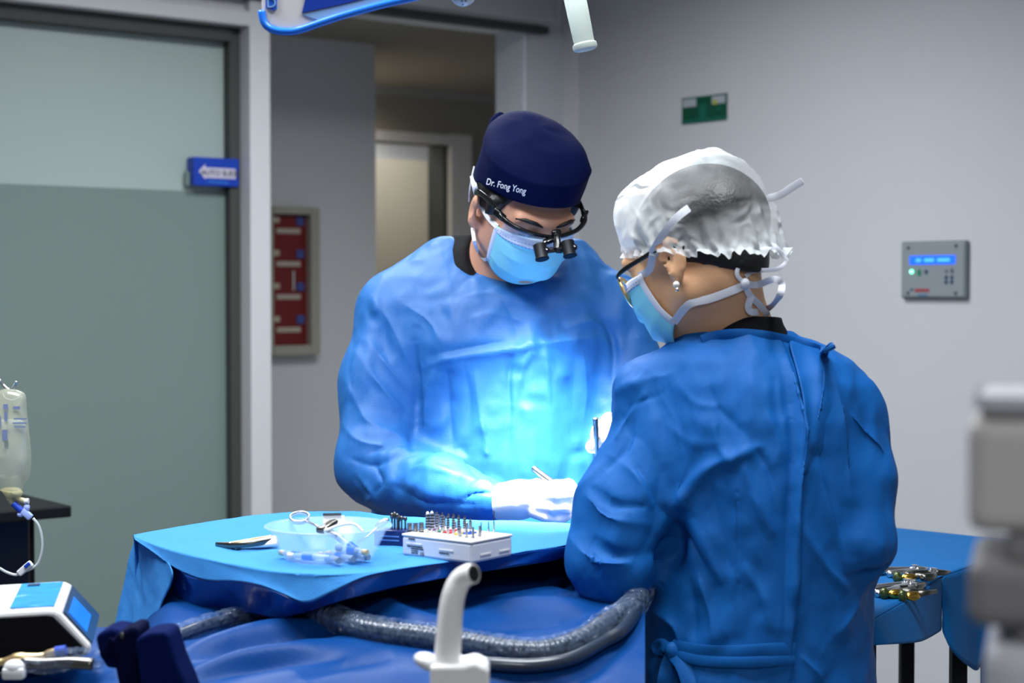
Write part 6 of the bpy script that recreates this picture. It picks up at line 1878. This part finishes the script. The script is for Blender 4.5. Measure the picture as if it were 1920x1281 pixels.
MB().prism([at(x, y, Yp - .0025) for x, y in ((578, -70), (572, 0), (566, 24), (640, 8), (720, -12), (800, -34), (900, -70))], Vector((0, 0.004, 0))).build('blue_panel', MATS['lamp_blue_deep'], pl)
MB().prism([at(x, y, Yp - .0015) for x, y in ((566, 27), (640, 10), (760, -18), (790, -10), (720, 6), (650, 24), (600, 39))], Vector((0, 0.003, 0))).build('pale_band', MATS['lamp_blue_pale'], pl)
MB().tube(catmull([at(x, y, Yp - 0.002) for x, y in body[1:-1]], 5), 0.0042, 12).build('trim', MATS['lamp_rim'], pl, sm=True)
MB().prism([at(x, y, Yp - .002) for x, y in ((499, -14), (520, -14), (519, 16), (513, 19), (498, 14))], Vector((0, 0.003, 0))).build('emblem', MATS['lamp_blue'], pl)
text_obj('emblem_mark', 'D', 0.016, frame(at(509, 6, Yp - 0.0026), Vector((1, 0, 0)), Vector((0, 0, 1)), Vector((0, -1, 0))), 'lamp_blue_pale', pl)
MB().ball(at(868, -14, Yp + .05), 0.0162, None, 28).build('ball_joint', MATS['plastic_white'], pl, sm=True)
for x, y in ((866, 2.5), (873, 2.0), (868, 8.5)):
    MB().box(at(x, y, Yp + .0345), (0.0022, 0.003, 0.0008)).build('vent_slot', MATS['black_matte'], pl)
MB().tube([at(868, -40, Yp + .05), (at(868, -40, Yp + .05).x, Yp + 0.05, CEIL)], 0.014, 16).build('down_rod', MATS['lamp_white'], pl, sm=True)
ol = thing('operating_light', 'operating light with a white grip handle hanging into view at the top', 'lamp')
Yh = 2.30
h0, h1 = at(1066, -60, Yh), at(1097, 88, Yh)
hd = (h1 - h0).normalized()
MB().tube([h0, h0 + (h1 - h0) * 0.55, h1 - hd * 0.006, h1 - hd * 0.004, h1, h1 + hd * 0.003, h1 + hd * 0.005], [.0150, .0150, .0140, .0165, .0170, .0160, .012], 28).build('grip', MATS['handle_white'], ol, sm='auto')
aim = (LAMP_AIM - LAMP_POS).normalized()
hc = h0 - hd * 0.012
MB().cone(hc - hd * 0.045, hc, 0.115, 0.135, 48).build('head', MATS['lamp_white'], ol, sm='auto')
MB().tube([hc - hd * 0.04, hc - hd * 0.12, (hc.x - 0.1, hc.y + 0.05, CEIL)], 0.018, 16).build('arm', MATS['lamp_white'], ol, sm=True)
for k in range(6):
    a = k * math.pi / 3
    u1 = hd.orthogonal().normalized(); v1 = hd.cross(u1)
    c = hc + (u1 * math.cos(a) + v1 * math.sin(a)) * 0.085
    MB().cone(c - hd * .004, c + hd * 0.004, 0.022, 0.020, 20).build('led_lens', MATS['led'], ol, sm='auto')
